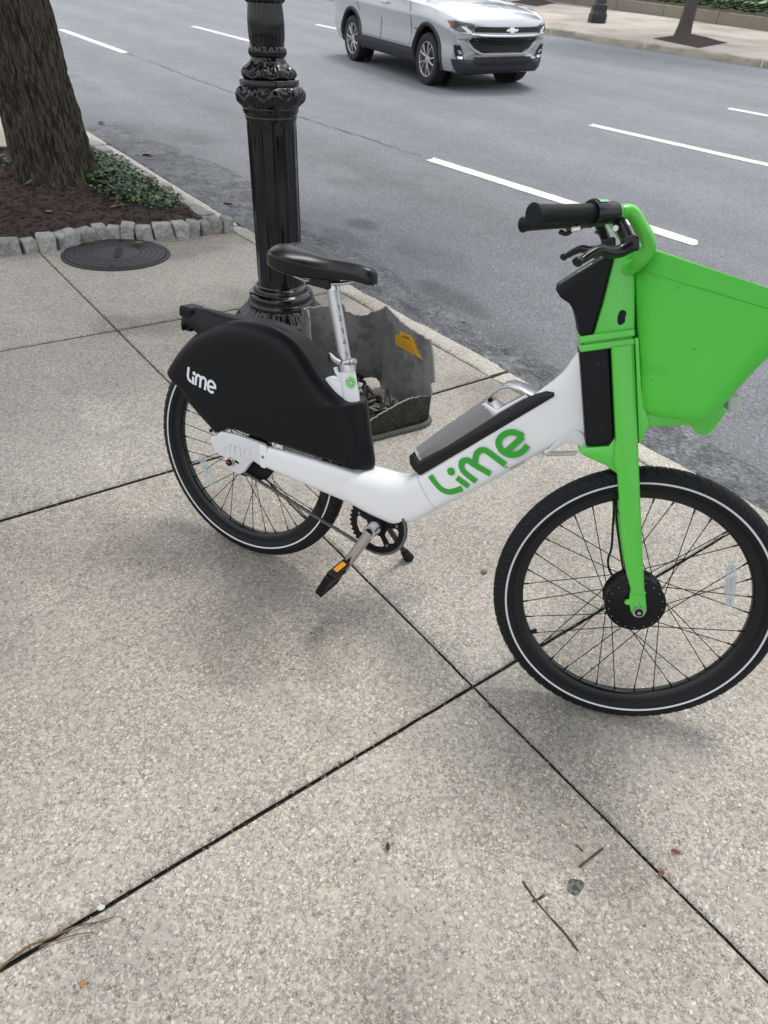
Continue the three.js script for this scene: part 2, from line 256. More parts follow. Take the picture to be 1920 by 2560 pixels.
// ------------------------------------------------------------------ road
let roadMap, roadBump;
{
  const N = 1024, col = new Uint8Array(N * N * 4), bmp = new Uint8Array(N * N * 4), cells = 200;
  for (let j = 0; j < N; j++) for (let i = 0; i < N; i++) {
    const gx = i / N * cells, gy = j / N * cells, xi = Math.floor(gx), yi = Math.floor(gy); let best = 9, bx = 0, by = 0;
    for (let b = -1; b <= 1; b++) for (let a = -1; a <= 1; a++) { const X = ((xi + a) % cells + cells) % cells, Y = ((yi + b) % cells + cells) % cells; const dx = xi + a + hash(X, Y, 1) - gx, dy = yi + b + hash(X, Y, 2) - gy, d = Math.hypot(dx, dy); if (d < best) { best = d; bx = X; by = Y; } }
    const t = hash(bx, by, 3), f = hash(i, j, 4), l = fbm(i / 128, j / 128, 4, 9, 8);
    let v = (t < 0.04 ? 0.215 : t < 0.25 ? 0.175 : t < 0.9 ? 0.135 : 0.095) * (1 - 0.35 * sstep(0.45, 0.9, best)) * (0.9 + 0.2 * f) * (0.9 + 0.2 * l);
    const k = (j * N + i) * 4; col[k] = clamp(s2(v * 0.955)) * 255; col[k + 1] = clamp(s2(v)) * 255; col[k + 2] = clamp(s2(v * 1.075)) * 255; col[k + 3] = 255;
    bmp[k] = bmp[k + 1] = bmp[k + 2] = clamp(1 - best * 0.9 + 0.2 * (f - 0.5)) * 255; bmp[k + 3] = 255;
  }
  roadMap = dtex(col, N, N, true); roadBump = dtex(bmp, N, N, false);
}
const asphalt = pm({ map: roadMap, bumpMap: roadBump, bumpScale: 0.003, roughness: 0.82, vertexColors: true, specularIntensity: 0.6 });
const RT = 1.7;
{
  const road = new THREE.Group(); road.name = 'road';
  const tone = p => { // worn wheel tracks, stains, older strips
    const x = p[0], z = p[2]; let k = 1; const lane = ((-z - 5.1) / 3.15); const f = lane - Math.floor(lane);
    k *= 1 + 0.05 * Math.cos(f * Math.PI * 4);
    k *= 0.9 + 0.22 * fbm(x * 0.35 + 5, z * 1.1, 4, 71);
    k *= 1 - 0.22 * sstep(0.55, 0.8, fbm(x * 1.6, z * 2.1 + 40, 4, 72)) * sstep(-6, -3, z);
    k *= 1.36;
    const oil = (cx, cz, rx, rz, d) => { const q = Math.hypot((x - cx) / rx, (z - cz) / rz) + 0.5 * (fbm(x * 7, z * 7, 3, 73) - 0.5); k *= 1 - d * (1 - sstep(0.75, 1.1, q)); };
    oil(-4.7, -3.32, 0.16, 0.11, 0.35); oil(-3.2, -3.0, 0.38, 0.13, 0.3); oil(-4.5, -3.02, 0.3, 0.12, 0.22);
    return [k, k, k];
  };
  const rows = []; for (let z = ROAD_Z + 0.012; z > -5; z -= 0.05) rows.push(z); for (let z = -5; z > FAR_Z; z -= 0.3) rows.push(z); rows.push(FAR_Z - 0.05);
  const colsX = []; for (let x = -60; x < -24; x += 1) colsX.push(x); for (let x = -24; x < -7; x += 0.2) colsX.push(x); for (let x = -7; x < 1.5; x += 0.05) colsX.push(x); for (let x = 1.5; x < 14; x += 0.5) colsX.push(x);
  const surf = mesh('carriageway', gridGeo(colsX.length - 1, rows.length - 1, (u, v, i, j) => [colsX[i], roadY(colsX[i], rows[j]), rows[j]], { uv: p => [p[0] / RT, p[2] / RT], col: tone }), asphalt, road);
  // broken, darker asphalt along the kerb
  const edgeZ = x => -2.93 - 0.20 * (fbm(x * 1.3 + 3, 2, 4, 80) - 0.35) - 0.12 * Math.sin(x * 0.9 + 1);
  const gut = gridGeo(360, 30, (u, v) => { const x = -9 + 11 * u, z0 = ROAD_Z + 0.008, z = z0 + (edgeZ(x) - z0) * v; const fade = sstep(1, 0.75, v) * sstep(0, 0.1, u) ; return [x, roadY(x, z) + 0.003 + fade * (0.004 + 0.016 * (fbm(x * 22, z * 22, 4, 81) - 0.3)), z]; }, { uv: p => [p[0] / 3.1 + 0.3, p[2] / 3.1], col: p => { const n = fbm(p[0] * 11, p[2] * 11, 5, 82), k = 1.08 + 1.3 * (n - 0.5) + 0.5 * (hash(Math.round(p[0] * 40), Math.round(p[2] * 40), 3) - 0.5); return [Math.max(0.25, k), Math.max(0.25, k), Math.max(0.25, k)]; } });
  mesh('gutter_patch', gut, pm({ map: roadMap, bumpMap: roadBump, bumpScale: 0.014, roughness: 0.85, vertexColors: true }), road);
  // seam cracks along the lanes
  const crackMat = std(0.02, 0.02, 0.021, 0.95);
  function crack(pts, w) { const P = []; const N = pts.length; const L = []; for (let i = 0; i < N - 1; i++) { const m = Math.max(2, Math.round(Math.abs(pts[i + 1][0] - pts[i][0]) / 0.15)); for (let k = 0; k < m; k++) { const t = k / m; L.push([pts[i][0] + (pts[i + 1][0] - pts[i][0]) * t, pts[i][1] + (pts[i + 1][1] - pts[i][1]) * t + (rnd() - 0.5) * 0.05]); } }
    for (let i = 0; i < L.length - 1; i++) { const a = L[i], b = L[i + 1], wa = w * rr(0.3, 1), q = (x, z) => [x, roadY(x, z) + 0.004, z]; P.push(...q(a[0], a[1]), ...q(b[0], b[1]), ...q(b[0], b[1] - wa), ...q(a[0], a[1]), ...q(b[0], b[1] - wa), ...q(a[0], a[1] - wa)); }
    const g = new THREE.BufferGeometry(); g.setAttribute('position', new THREE.Float32BufferAttribute(P, 3)); g.computeVertexNormals(); mesh('crack', g, crackMat, road); }
  crack([[-14.7, -5.06], [-11.5, -5.0], [-8.8, -5.02], [-6.1, -5.16]], 0.014);
  // painted lane dashes
  const paint = pm({ color: lin(0.74, 0.735, 0.70), roughness: 0.55, bumpMap: roadBump, bumpScale: 0.002 });
  function dash(x0, z0, x1, z1, w = 0.14) {
    const n = 40, g = gridGeo(n, 3, (u, v, i, j) => { const jag = (j === 0 || j === 3) ? (hash(i, j, Math.round(x0 * 10)) - 0.5) * 0.012 : 0, sk = (v - 0.5) * -0.05; const x = x0 + (x1 - x0) * u + (i === 0 || i === n ? (hash(j, i, 5) - 0.5) * 0.05 : 0) + sk, z = z0 + (z1 - z0) * u + w * (0.5 - v) + jag; return [x, roadY(x, z) + 0.0045, z]; }, { uv: p => [p[0] / RT, p[2] / RT] });
    mesh('lane_marking', g, paint, road);
  }
  dash(-18.6, -5.03, -14.75, -5.04); dash(-6.09, -5.17, -3.0, -5.39, 0.15); dash(-30.8, -5.0, -27.2, -5.0); dash(5.8, -5.6, 9, -5.7);
  dash(-18.7, -8.1, -15.7, -8.08); dash(-6.55, -8.25, -3.45, -8.5); dash(-30.6, -8.1, -27.4, -8.1); dash(5.5, -8.7, 8.6, -8.8);
  dash(-18.5, -11.4, -15.4, -11.35); dash(-6.45, -11.26, -3.3, -11.5); dash(-30.5, -11.5, -27.4, -11.5);
  road.children.filter(c => c.name === 'lane_marking').forEach((c, i) => { if (i) c.name += '_' + String(i).padStart(3, '0'); });
  road.children.filter(c => c.name === 'crack').forEach((c, i) => { if (i) c.name += '_' + String(i).padStart(3, '0'); });
  struct(road);
}
// street, pavement and kerb across the road
{
  const fm = pm({ map: aggMap, bumpMap: aggBump, bumpScale: 0.001, roughness: 0.9, vertexColors: true });
  const walk = new THREE.Group(); walk.name = 'opposite_sidewalk';
  const tile = 1.5; let n = 0;
  for (let ix = 0; ix < 26; ix++) for (let iz = 0; iz < 5; iz++) {
    const x0 = -40 + ix * tile, z0 = FAR_Z - 0.18 - iz * tile; const t = rr(0.93, 1.05);
    const g = gridGeo(10, 10, (u, v) => { const x = x0 + 0.006 + (tile - 0.012) * u, z = z0 - 0.006 - (tile - 0.012) * v; return [x, farY(x, z), z]; }, { uv: p => [p[0] / AGG + n * 0.31, p[2] / AGG], col: p => { const k = t * (1 - 0.3 * sstep(0.45, 0.75, fbm(p[0] * 1.2, p[2] * 1.2, 4, 90))) * 1.2; return [k * 1.02, k * 0.94, k * 0.86]; } });
    const m = mesh('slab', g, fm, walk); if (n) m.name += '_' + String(n).padStart(3, '0'); n++;
  }
  mesh('slab_bed', gridGeo(10, 2, (u, v) => { const x = -60 + 80 * u, z = FAR_Z - 0.1 - 20 * v; return [x, farY(x, z) - 0.012, z]; }), std(0.16, 0.15, 0.13, 1), walk);
  struct(walk);
  const k = new THREE.Group(); k.name = 'opposite_kerb';
  const prof = [[0, -0.16], [0.004, -0.04], [0.012, -0.012], [0.03, 0], [0.178, 0.0]];
  for (let q = 0; q < 14; q++) { const a = -42 + q * 3 + 0.008, b = a + 3 - 0.016; const g = gridGeo(60, 4, (u, v, i, j) => { const x = a + (b - a) * u, z = FAR_Z - prof[j][0]; return [x, farY(x, z) + prof[j][1] + (j > 0 && j < 4 ? (fbm(x * 6, j, 3, 5) - 0.5) * 0.012 : 0), z]; }, { uv: p => [p[0] / AGG, (p[1] * 3 + p[2]) / AGG], col: p => { const c = 1.2 - 0.5 * sstep(0.4, 0.75, fbm(p[0] * 3, p[1] * 12, 4, 61)); return [c, c * 0.93, c * 0.80]; } }); const m = mesh('kerb_stone', g, fm, k); if (q) m.name += '_' + String(q).padStart(3, '0'); }
  struct(k);
  const land = mesh('ground', gridGeo(40, 20, (u, v) => { const x = -160 + 260 * u, z = -20 - 160 * v; return [x, farY(x, Math.max(z, -60)) - 0.05 + 0.02 * Math.max(0, -z - 60), z]; }), std(0.07, 0.075, 0.05, 1)); struct(land);
}
// ------------------------------------------------------------------ cast-iron lamp post
const iron = pm({ color: lin(0.0025, 0.003, 0.0045), roughness: 0.085, specularIntensity: 1, bumpMap: tex(256, 256, (i, j) => { const v = 0.5 + 0.6 * (fbm(i / 24, j / 24, 4, 6) - 0.5); return [v, v, v]; }, false), bumpScale: 0.0008 });
// turned profile with a relief f(theta, t) round it; rows are [height, radius]
function turned(rows, relief, { nu = 144, smooth = true, sub = 5 } = {}) {
  const c = new THREE.CatmullRomCurve3(rows.map(r => V3(r[1], r[0], 0)), false, 'centripetal'); const n = (rows.length - 1) * sub; const pts = smooth ? c.getPoints(n) : rows.map(r => V3(r[1], r[0], 0));
  return gridGeo(nu, pts.length - 1, (u, v, i, j) => { const a = -u * 2 * Math.PI, p = pts[j], r = p.x + relief(a, v, p.y, p.x); return [Math.cos(a) * r, p.y, Math.sin(a) * r]; }, { closeU: true, uv: (p, u, v) => [u * 2, p[1] * 1.6] });
}
const acanthus = (n, amp, ph = 0) => (a, v) => { const x = ((a + ph) / (2 * Math.PI) * n % 1 + 1) % 1, y = Math.abs(x - 0.5) * 2; const vein = Math.exp(-Math.pow(y / 0.13, 2)) * 0.5, leaf = Math.cos(y * Math.PI / 2), frill = 0.30 * Math.sin(v * 24 + y * 7) * y + 0.22 * Math.sin(y * 17 + v * 6); return amp * Math.sin(Math.PI * clamp(v * 1.02)) * (leaf + vein + frill - 0.4); };
function lampPost(o, f = 1, fine = true) {
  const nu = fine ? 192 : 48;
  // foot with lobes and ribs
  mesh('base', turned([[0.0, 0.262], [0.03, 0.262], [0.045, 0.255], [0.06, 0.246], [0.072, 0.238], [0.085, 0.222], [0.105, 0.202], [0.125, 0.183], [0.135, 0.172]], (a, v) => 0.016 * (1 - v) * (Math.pow(Math.abs(Math.cos(a * 4)), 0.6) - 0.5) + 0.008 * v * (Math.pow(Math.abs(Math.sin(a * 12)), 0.5) - 0.6) + 0.003 * Math.sin(a * 48) * v, { nu }), iron, o);
  mesh('base_moulding', turned([[0.130, 0.172], [0.134, 0.176], [0.146, 0.178], [0.158, 0.172], [0.162, 0.166], [0.168, 0.166], [0.176, 0.168], [0.190, 0.165], [0.200, 0.153], [0.206, 0.143], [0.215, 0.141], [0.226, 0.136], [0.232, 0.124], [0.240, 0.118]], () => 0, { nu }), iron, o);
  const flute = (a, v, y) => { const e = sstep(0.245, 0.30, y) * sstep(0.992, 0.93, y); const q = ((a / (2 * Math.PI) * 12) % 1 + 1) % 1; return -0.0055 * e * (q < 0.80 ? Math.pow(Math.max(0, 1 - Math.pow((q - 0.40) / 0.40, 4)), 0.5) : 0); };
  mesh('column', turned([[0.236, 0.1155], [0.25, 0.1155], [0.30, 0.115], [0.5, 0.1145], [0.7, 0.114], [0.9, 0.1135], [0.95, 0.1135], [0.995, 0.1135]], flute, { nu: fine ? 320 : 64, sub: 4 }), iron, o);
  mesh('neck_ring', turned([[0.985, 0.115], [0.995, 0.118], [1.004, 0.117], [1.010, 0.122], [1.02, 0.126], [1.035, 0.127], [1.045, 0.122]], () => 0, { nu }), iron, o);
  mesh('leaf_band', turned([[1.030, 0.122], [1.045, 0.133], [1.058, 0.142], [1.075, 0.146], [1.092, 0.147], [1.105, 0.143], [1.116, 0.135], [1.122, 0.126]], acanthus(9, 0.012), { nu, sub: 7 }), iron, o);
  mesh('cap_plate', turned([[1.115, 0.12], [1.117, 0.131], [1.122, 0.132], [1.140, 0.131], [1.145, 0.128], [1.146, 0.10]], () => 0, { nu, smooth: false }), iron, o);
  mesh('leaf_bell', turned([[1.143, 0.110], [1.152, 0.116], [1.165, 0.115], [1.180, 0.106], [1.195, 0.088], [1.208, 0.077], [1.222, 0.0735]], acanthus(8, 0.012, 0.4), { nu, sub: 7 }), iron, o);
  mesh('bead_ring', turned([[1.222, 0.073], [1.230, 0.0785], [1.242, 0.081], [1.254, 0.0785], [1.262, 0.074]], (a, v) => 0.003 * Math.sin(Math.PI * v) * Math.cos(a * 22), { nu }), iron, o);
  const reed = (a, v, y) => { const q = ((a / (2 * Math.PI) * 24) % 1 + 1) % 1; return 0.0035 * sstep(1.27, 1.29, y) * sstep(3.15, 3.1, y) * (Math.sqrt(Math.max(0, 1 - Math.pow(q * 2 - 1, 2))) - 0.7); };
  mesh('shaft', turned([[1.258, 0.0735], [1.28, 0.0755], [1.31, 0.0775], [1.36, 0.077], [1.40, 0.073], [1.418, 0.0715]], reed, { nu: fine ? 240 : 48 }), iron, o);
  mesh('shaft_collar', turned([[1.412, 0.072], [1.420, 0.082], [1.432, 0.084], [1.446, 0.079], [1.47, 0.068]], (a) => 0.003 * Math.cos(a * 16), { nu }), iron, o);
  mesh('upper_shaft', turned([[1.46, 0.067], [2.0, 0.062], [2.6, 0.056], [3.12, 0.05], [3.16, 0.07], [3.2, 0.075], [3.22, 0.1], [3.26, 0.1]], reed, { nu: fine ? 120 : 32, sub: 4 }), iron, o);
  mesh('globe', new THREE.SphereGeometry(0.2, 24, 16).translate(0, 3.44, 0), pm({ color: lin(0.8, 0.8, 0.78), roughness: 0.3, transmission: 0.3, thickness: 0 }), o);
  shade(o); return o;
}
const lamp = lampPost(group('lamp_post', 'glossy black cast iron lamp post with fluted column behind the bicycle saddle', 'lamp post', [-3.159, 0, -1.741]));
{ const v = V3(-3.159, 0, -1.741).normalize(), side = V3(-v.z, 0, v.x); lamp.quaternion.setFromAxisAngle(v, -Math.atan(0.028)); void side; }

// ------------------------------------------------------------------ planting bed with cobble edging
const granite = (() => {
  const t = tex(512, 512, (i, j) => { const n = fbm(i / 32, j / 32, 4, 3, 16), f = hash(i, j, 2), g = vnoise(i / 3, j / 3, 7), k = 0.16 + 0.30 * n + 0.10 * (f - 0.5) + 0.10 * (g - 0.5) - (f > 0.93 ? 0.1 : 0); return [s2(clamp(k)), s2(clamp(k * 0.995)), s2(clamp(k * 0.97))]; });
  const b = tex(512, 512, (i, j) => { const v = fbm(i / 22, j / 22, 5, 4, 24); return [v, v, v]; }, false);
  return pm({ map: t, bumpMap: b, bumpScale: 0.012, roughness: 0.92, vertexColors: true });
})();
function cobbleGeo(w, h, d, sd) { // rough-hewn block, uneven faces
  const g = new RoundedBoxGeometry(w, h, d, 4, Math.min(w, h, d) * 0.16); const m = mergeVertices(g.deleteAttribute('uv').deleteAttribute('normal'), 1e-4); const p = m.attributes.position; const C = [], U = [];
  for (let i = 0; i < p.count; i++) { const x = p.getX(i), y = p.getY(i), z = p.getZ(i); const n1 = vnoise(x * 28 + sd * 9, y * 28 + z * 28, sd) - 0.5, n2 = vnoise(z * 28 + sd * 5, y * 28 - x * 20, sd + 3) - 0.5; p.setXYZ(i, x * (1 + 0.04 * Math.sin(sd * 3 + y * 20)) + n1 * 0.016, y + n2 * 0.012, z + n1 * 0.014); C.push(1, 1, 1); U.push((x + z) * 2.4 + sd * 0.37, (y + z * 0.6) * 2.4 + sd * 0.21); }
  m.setAttribute('uv', new THREE.Float32BufferAttribute(U, 2)); const r = toCreasedNormals(m, 0.6); const n = r.attributes.position.count, col = new Float32Array(n * 3), t = 0.8 + 0.45 * hash(sd, 1, 5); for (let i = 0; i < n; i++) { col[i * 3] = t * (1 + 0.03 * hash(sd, 2)); col[i * 3 + 1] = t; col[i * 3 + 2] = t * (1 - 0.04 * hash(sd, 3)); } r.setAttribute('color', new THREE.BufferAttribute(col, 3)); return r;
}
const BEDX = [[0.3, -5.0], [-0.72, -4.98], [-1.07, -4.95], [-1.24, -5.03], [-1.40, -5.075], [-1.54, -5.036], [-1.73, -4.954], [-1.98, -4.93], [-2.4, -4.92]];
const bedX = z => { for (let k = 0; k < BEDX.length - 1; k++) if (z <= BEDX[k][0] && z >= BEDX[k + 1][0]) { const t = (BEDX[k][0] - z) / (BEDX[k][0] - BEDX[k + 1][0]); return BEDX[k][1] + (BEDX[k + 1][1] - BEDX[k][1]) * t - 0.07; } return -5.1; };
const bedY = (x, z) => sideY(x) + 0.055 + 0.11 * Math.exp(-(Math.pow((x + 6.35) / 0.8, 2) + Math.pow((z + 1.45) / 0.7, 2))) + 0.03 * (fbm(x * 5, z * 5, 4, 15) - 0.5);
{
  // edging facing the sidewalk
  const front = [[-4.983, -0.719], [-4.956, -0.859], [-4.965, -0.957], [-4.95, -1.074], [-5.028, -1.237], [-5.073, -1.356], [-5.073, -1.449], [-5.036, -1.536], [-4.992, -1.621], [-4.954, -1.73], [-4.934, -1.871], [-4.931, -1.978], [-4.918, -2.059], [-4.935, -2.152], [-4.928, -2.241], [-4.915, -2.325]];
  const pre = [[-5.0, -0.02], [-4.99, -0.14], [-5.0, -0.27], [-4.985, -0.40], [-4.99, -0.51], [-4.98, -0.62]]; const all = [...pre, ...front];
  for (let k = 0; k < all.length - 1; k++) {
    const a = all[k], b = all[k + 1], L = Math.hypot(b[0] - a[0], b[1] - a[1]), ang = Math.atan2(-(b[1] - a[1]), b[0] - a[0]); const h = rr(0.112, 0.135), g = cobbleGeo(L - 0.006, h, 0.115, k + 1); const m = mesh('cobble', g, granite); m.position.set((a[0] + b[0]) / 2 - 0.055, h / 2 - 0.03 + rr(-0.006, 0.006), (a[1] + b[1]) / 2); m.rotation.set(rr(-0.03, 0.03), ang, rr(-0.06, 0.06)); top(m, ORD[all.length - 2 - k] + ' cobble from the kerb in the grey granite edging of the mulch bed', 'cobble', 'cobbles edging the mulch bed');
  }
  // flat row along the kerb
  let x = -4.93; let k = 60, fb = 0; while (x > -7.75) { const L = rr(0.15, 0.34), g = cobbleGeo(L - 0.008, 0.09, rr(0.12, 0.15), k++); const m = mesh('cobble', g, granite); m.position.set(x - L / 2, sideY(x) + 0.018 + rr(-0.008, 0.008), -2.255); m.rotation.set(rr(-0.05, 0.05), rr(-0.06, 0.06), rr(-0.04, 0.04)); top(m, ORD[fb++] + ' flat granite block along the kerb counted from the cobble corner', 'cobble', 'flat blocks along the kerb'); x -= L; }
  // mulch ground and loose chips
  const mulchMat = pm({ roughness: 1, vertexColors: true, bumpMap: tex(256, 256, (i, j) => { const v = fbm(i / 10, j / 10, 4, 5, 0); return [v, v, v]; }, false), bumpScale: 0.02 });
  const bed = mesh('planting_bed', gridGeo(120, 90, (u, v) => { const z = -2.2 + 2.3 * v, x_ = bedX(z) - 2.72 * u; return [x_, bedY(x_, z), z]; }, { uv: p => [p[0] * 2, p[2] * 2], col: p => { const n = fbm(p[0] * 14, p[2] * 14, 4, 6), k = 0.5 + 1.0 * n; return [0.052 * k, 0.036 * k, 0.03 * k]; } }), mulchMat); struct(bed);
  const chip = new THREE.BoxGeometry(1, 0.22, 0.32); const n = 5200; const inst = new THREE.InstancedMesh(chip, pm({ color: lin(1, 1, 1), roughness: 0.95 }), n); inst.name = 'mulch'; const m4 = new THREE.Matrix4(), q = new THREE.Quaternion(), e = new THREE.Euler(), c = new THREE.Color();
  for (let i = 0; i < n; i++) { const z = -2.18 + 2.2 * rnd(), x_ = bedX(z) - 0.03 - 2.6 * Math.pow(rnd(), 1.15); const s = rr(0.012, 0.045); e.set(rr(-0.5, 0.5), rr(0, 6.3), rr(-0.6, 0.6)); q.setFromEuler(e); m4.compose(V3(x_, bedY(x_, z) + 0.006, z), q, V3(s, s * rr(0.25, 0.7), s * rr(0.4, 1))); inst.setMatrixAt(i, m4); const k = rr(0.35, 1.35), w = rnd() < 0.05 ? 2.6 : 1; c.setRGB(0.058 * k * w, 0.034 * k * w, 0.027 * k * w); inst.setColorAt(i, c); }
  inst.userData = { label: 'dark brown bark mulch covering the tree bed', category: 'mulch', kind: 'stuff' }; inst.castShadow = inst.receiveShadow = true; scene.add(inst);
}
// leaf shape folded along its midrib
function leafGeo(L, W, fold = 0.25, n = 4, tip = 1.0) { const P = [], I = []; for (let i = 0; i <= n; i++) { const t = i / n, w = W * Math.pow(Math.sin(Math.PI * Math.pow(clamp(t, 0.02, 0.985), 0.8)), 0.8), dr = -0.3 * L * t * t * tip; P.push(t * L, dr + fold * w, -w, t * L, dr, 0, t * L, dr + fold * w, w); } for (let i = 0; i < n; i++) { const a = i * 3; I.push(a, a + 1, a + 3, a + 1, a + 4, a + 3, a + 1, a + 2, a + 4, a + 2, a + 5, a + 4); } const g = new THREE.BufferGeometry(); g.setAttribute('position', new THREE.Float32BufferAttribute(P, 3)); g.setIndex(I); g.computeVertexNormals(); return g; }
const leafMat = pm({ color: lin(1, 1, 1), roughness: 0.55, side: THREE.DoubleSide, transmission: 0.0 });
function scatter(name, label, category, geo, n, fn, mat = leafMat) { const inst = new THREE.InstancedMesh(geo, mat, n); const m4 = new THREE.Matrix4(), q = new THREE.Quaternion(), e = new THREE.Euler(), c = new THREE.Color(); for (let i = 0; i < n; i++) { const [p, rot, s, col] = fn(i); e.set(...rot, 'YXZ'); q.setFromEuler(e); m4.compose(V3(...p), q, V3(s, s, s)); inst.setMatrixAt(i, m4); c.setRGB(...col); inst.setColorAt(i, c); } inst.name = name; inst.castShadow = inst.receiveShadow = true; if (label) inst.userData = { label, category, kind: 'stuff' }; return inst; }
function cloud(name, geo, n, fn) { const L = [], q = new THREE.Quaternion(), e = new THREE.Euler(); for (let i = 0; i < n; i++) { const [p, rot, s, c] = fn(); e.set(...rot, 'YXZ'); q.setFromEuler(e); const g = plain(geo).applyMatrix4(new THREE.Matrix4().compose(V3(...p), q, V3(s, s, s))); const k = g.attributes.position.count, col = new Float32Array(k * 3); for (let j = 0; j < k; j++) col.set(c, j * 3); g.setAttribute('color', new THREE.BufferAttribute(col, 3)); L.push(g); } const m = new THREE.Mesh(mergeGeometries(L), pm({ roughness: 0.6, vertexColors: true, side: THREE.DoubleSide })); m.name = name; return m; }
{ // ivy round the tree foot and along the kerb side
  const spots = []; for (let i = 0; i < 90; i++) { const r = rnd(); if (r < 0.62) spots.push([rr(-7.2, -5.5), rr(-2.15, -1.72), rr(0.10, 0.18)]); else if (r < 0.9) spots.push([rr(-7.5, -6.8), rr(-1.2, -0.5), rr(0.09, 0.2)]); else spots.push([rr(-6.2, -5.7), rr(-1.75, -0.9), 0.025]); }
  scene.add(scatter('ivy', 'low green ivy trailing over the mulch at the tree foot', 'ivy', leafGeo(0.034, 0.014), 4200, () => { let s = spots[Math.floor(rnd() * spots.length)]; if (s[2] < 0.03 && rnd() < 0.85) s = spots[0]; const a = rnd() * 6.28, d = Math.sqrt(rnd()) * s[2]; const x = s[0] + Math.cos(a) * d, z = clamp(s[1] + Math.sin(a) * d, -2.2, 0.1); const k = rr(0.5, 1.5), y = rnd() < 0.15; return [[x, bedY(x, z) + rr(0.005, 0.09) * (1 - d / s[2] * 0.5), z], [rr(-0.4, 0.7), rnd() * 6.28, rr(-0.5, 0.5)], rr(0.6, 1.2), y ? [0.11 * k, 0.15 * k, 0.035 * k] : rnd() < 0.5 ? [0.06 * k, 0.115 * k, 0.07 * k] : [0.04 * k, 0.085 * k, 0.035 * k]]; }));
}
// near tree: trunk with furrowed bark, limbs and crown above the frame
{
  const t = group('street_tree', 'large tree trunk with dark furrowed bark standing in the mulch bed', 'tree', [-6.33, sideY(-6.33) + 0.05, -1.46]);
  const bark = (() => { const c = tex(512, 512, (i, j) => { const r = vnoise(i * 46 / 512 + 2.0 * vnoise(i * 20 / 512, j * 9 / 512, 3, 20, 9), j * 8 / 512, 2, 46, 8), f = 0.55 * vnoise(i * 170 / 512, j * 60 / 512, 6, 170, 60) + 0.45 * vnoise(i * 90 / 512, j * 24 / 512, 7, 90, 24), g = fbm(i * 7 / 512, j * 7 / 512, 3, 9, 7); const k = 0.024 + 0.056 * sstep(0.2, 0.8, r) * (0.35 + 1.2 * f); const gr = sstep(0.55, 0.75, g) * 0.35; return [s2(k * (1.14 - gr * 0.4)), s2(k * (0.94 + gr * 0.1)), s2(k * (0.72 - gr * 0.1))]; }); return pm({ map: c, roughness: 0.95 }); })();
  const R = (y, a) => { const flare = 0.085 * Math.exp(-y / 0.22) * (1 + 0.5 * Math.cos(a * 5 + 0.6)) ; const base = 0.272 - 0.006 * y + flare * 0.85 + 0.012 * Math.sin(a * 3 + y * 1.4); const w = a * 9, rd = Math.abs(vnoise(w * 2.0 + 1.6 * fbm(y * 5, a * 3, 3, 4), y * 3.6 + 1.5 * vnoise(w, y * 8, 8), 21) - 0.5) * 2, rd2 = vnoise(w * 5, y * 22, 22), rd3 = vnoise(w * 2.7, y * 9, 23); return base + 0.028 * (Math.pow(rd, 0.7) - 0.5) + 0.014 * (rd2 - 0.5) + 0.012 * (rd3 - 0.5); };
  const periodic = (y, a) => { const k = sstep(5.6, 6.2832, a); return R(y, a) * (1 - k) + R(y, a - 6.2832) * k; };
  const lean = y => [-0.046 * y + 0.012, y, 0.056 * y - 0.016];
  mesh('trunk', gridGeo(380, 420, (u, v) => { const y = -0.12 + 3.4 * Math.pow(v, 1.15), a = (1 - u) * 2 * Math.PI, r = periodic(Math.max(0, y), a), c = lean(y); return [c[0] + Math.cos(a) * r, y, c[2] + Math.sin(a) * r]; }, { closeU: true, uv: (p, u) => [u * 5, p[1] * 2.6] }), bark, t);
  const tips = []; for (let k = 0; k < 11; k++) { const a = k / 11 * 6.28 + rr(-0.2, 0.2), L = (k % 2 ? rr(3.6, 5.0) : rr(1.8, 2.8)), h = rr(5.0, 7.8); const p0 = [-0.06, 3.0, 0.03], p2 = [Math.cos(a) * L, h, Math.sin(a) * L], p1 = [Math.cos(a) * L * 0.45, 4.3 + rr(0, 0.7), Math.sin(a) * L * 0.45]; mesh('limb', tube([p0, p1, p2], q => 0.15 - 0.12 * q, { sides: 10, seg: 14 }), bark, t).name = 'limb' + (k ? '_' + String(k).padStart(3, '0') : ''); tips.push(p2, p2, p1, [(p1[0] + p2[0]) / 2, (p1[1] + p2[1]) / 2, (p1[2] + p2[2]) / 2]); }
  let leafAt; const crown = cloud('crown', leafGeo(0.26, 0.11, 0.2, 2), 4600, leafAt = () => { const c = tips[Math.floor(rnd() * tips.length)], a = rnd() * 6.28, b = Math.acos(rr(-1, 1)), d = 1.3 * Math.cbrt(rnd()), k = rr(0.6, 1.3); return [[c[0] + Math.sin(b) * Math.cos(a) * d, Math.max(3.5, c[1] + Math.cos(b) * d * 0.7), c[2] + Math.sin(b) * Math.sin(a) * d], [rr(-0.6, 0.6), rnd() * 6.28, rr(-0.6, 0.6)], rr(0.8, 1.4), [0.045 * k, 0.075 * k, 0.03 * k]]; }); t.add(crown); shade(t);
  const t2 = t.clone(); t2.name = numbered('street_tree'); t2.position.set(3.2, 0.0, -1.45); t2.rotation.y = 2.1; t2.userData = { label: 'street tree whose crown hangs over the sidewalk on the front wheel side', category: 'tree' }; t2.remove(t2.children.find(c => c.name === 'crown')); const crown2 = cloud('crown', leafGeo(0.26, 0.11, 0.2, 2), 9500, leafAt); t2.add(crown2); shade(t2); scene.add(t2);
}
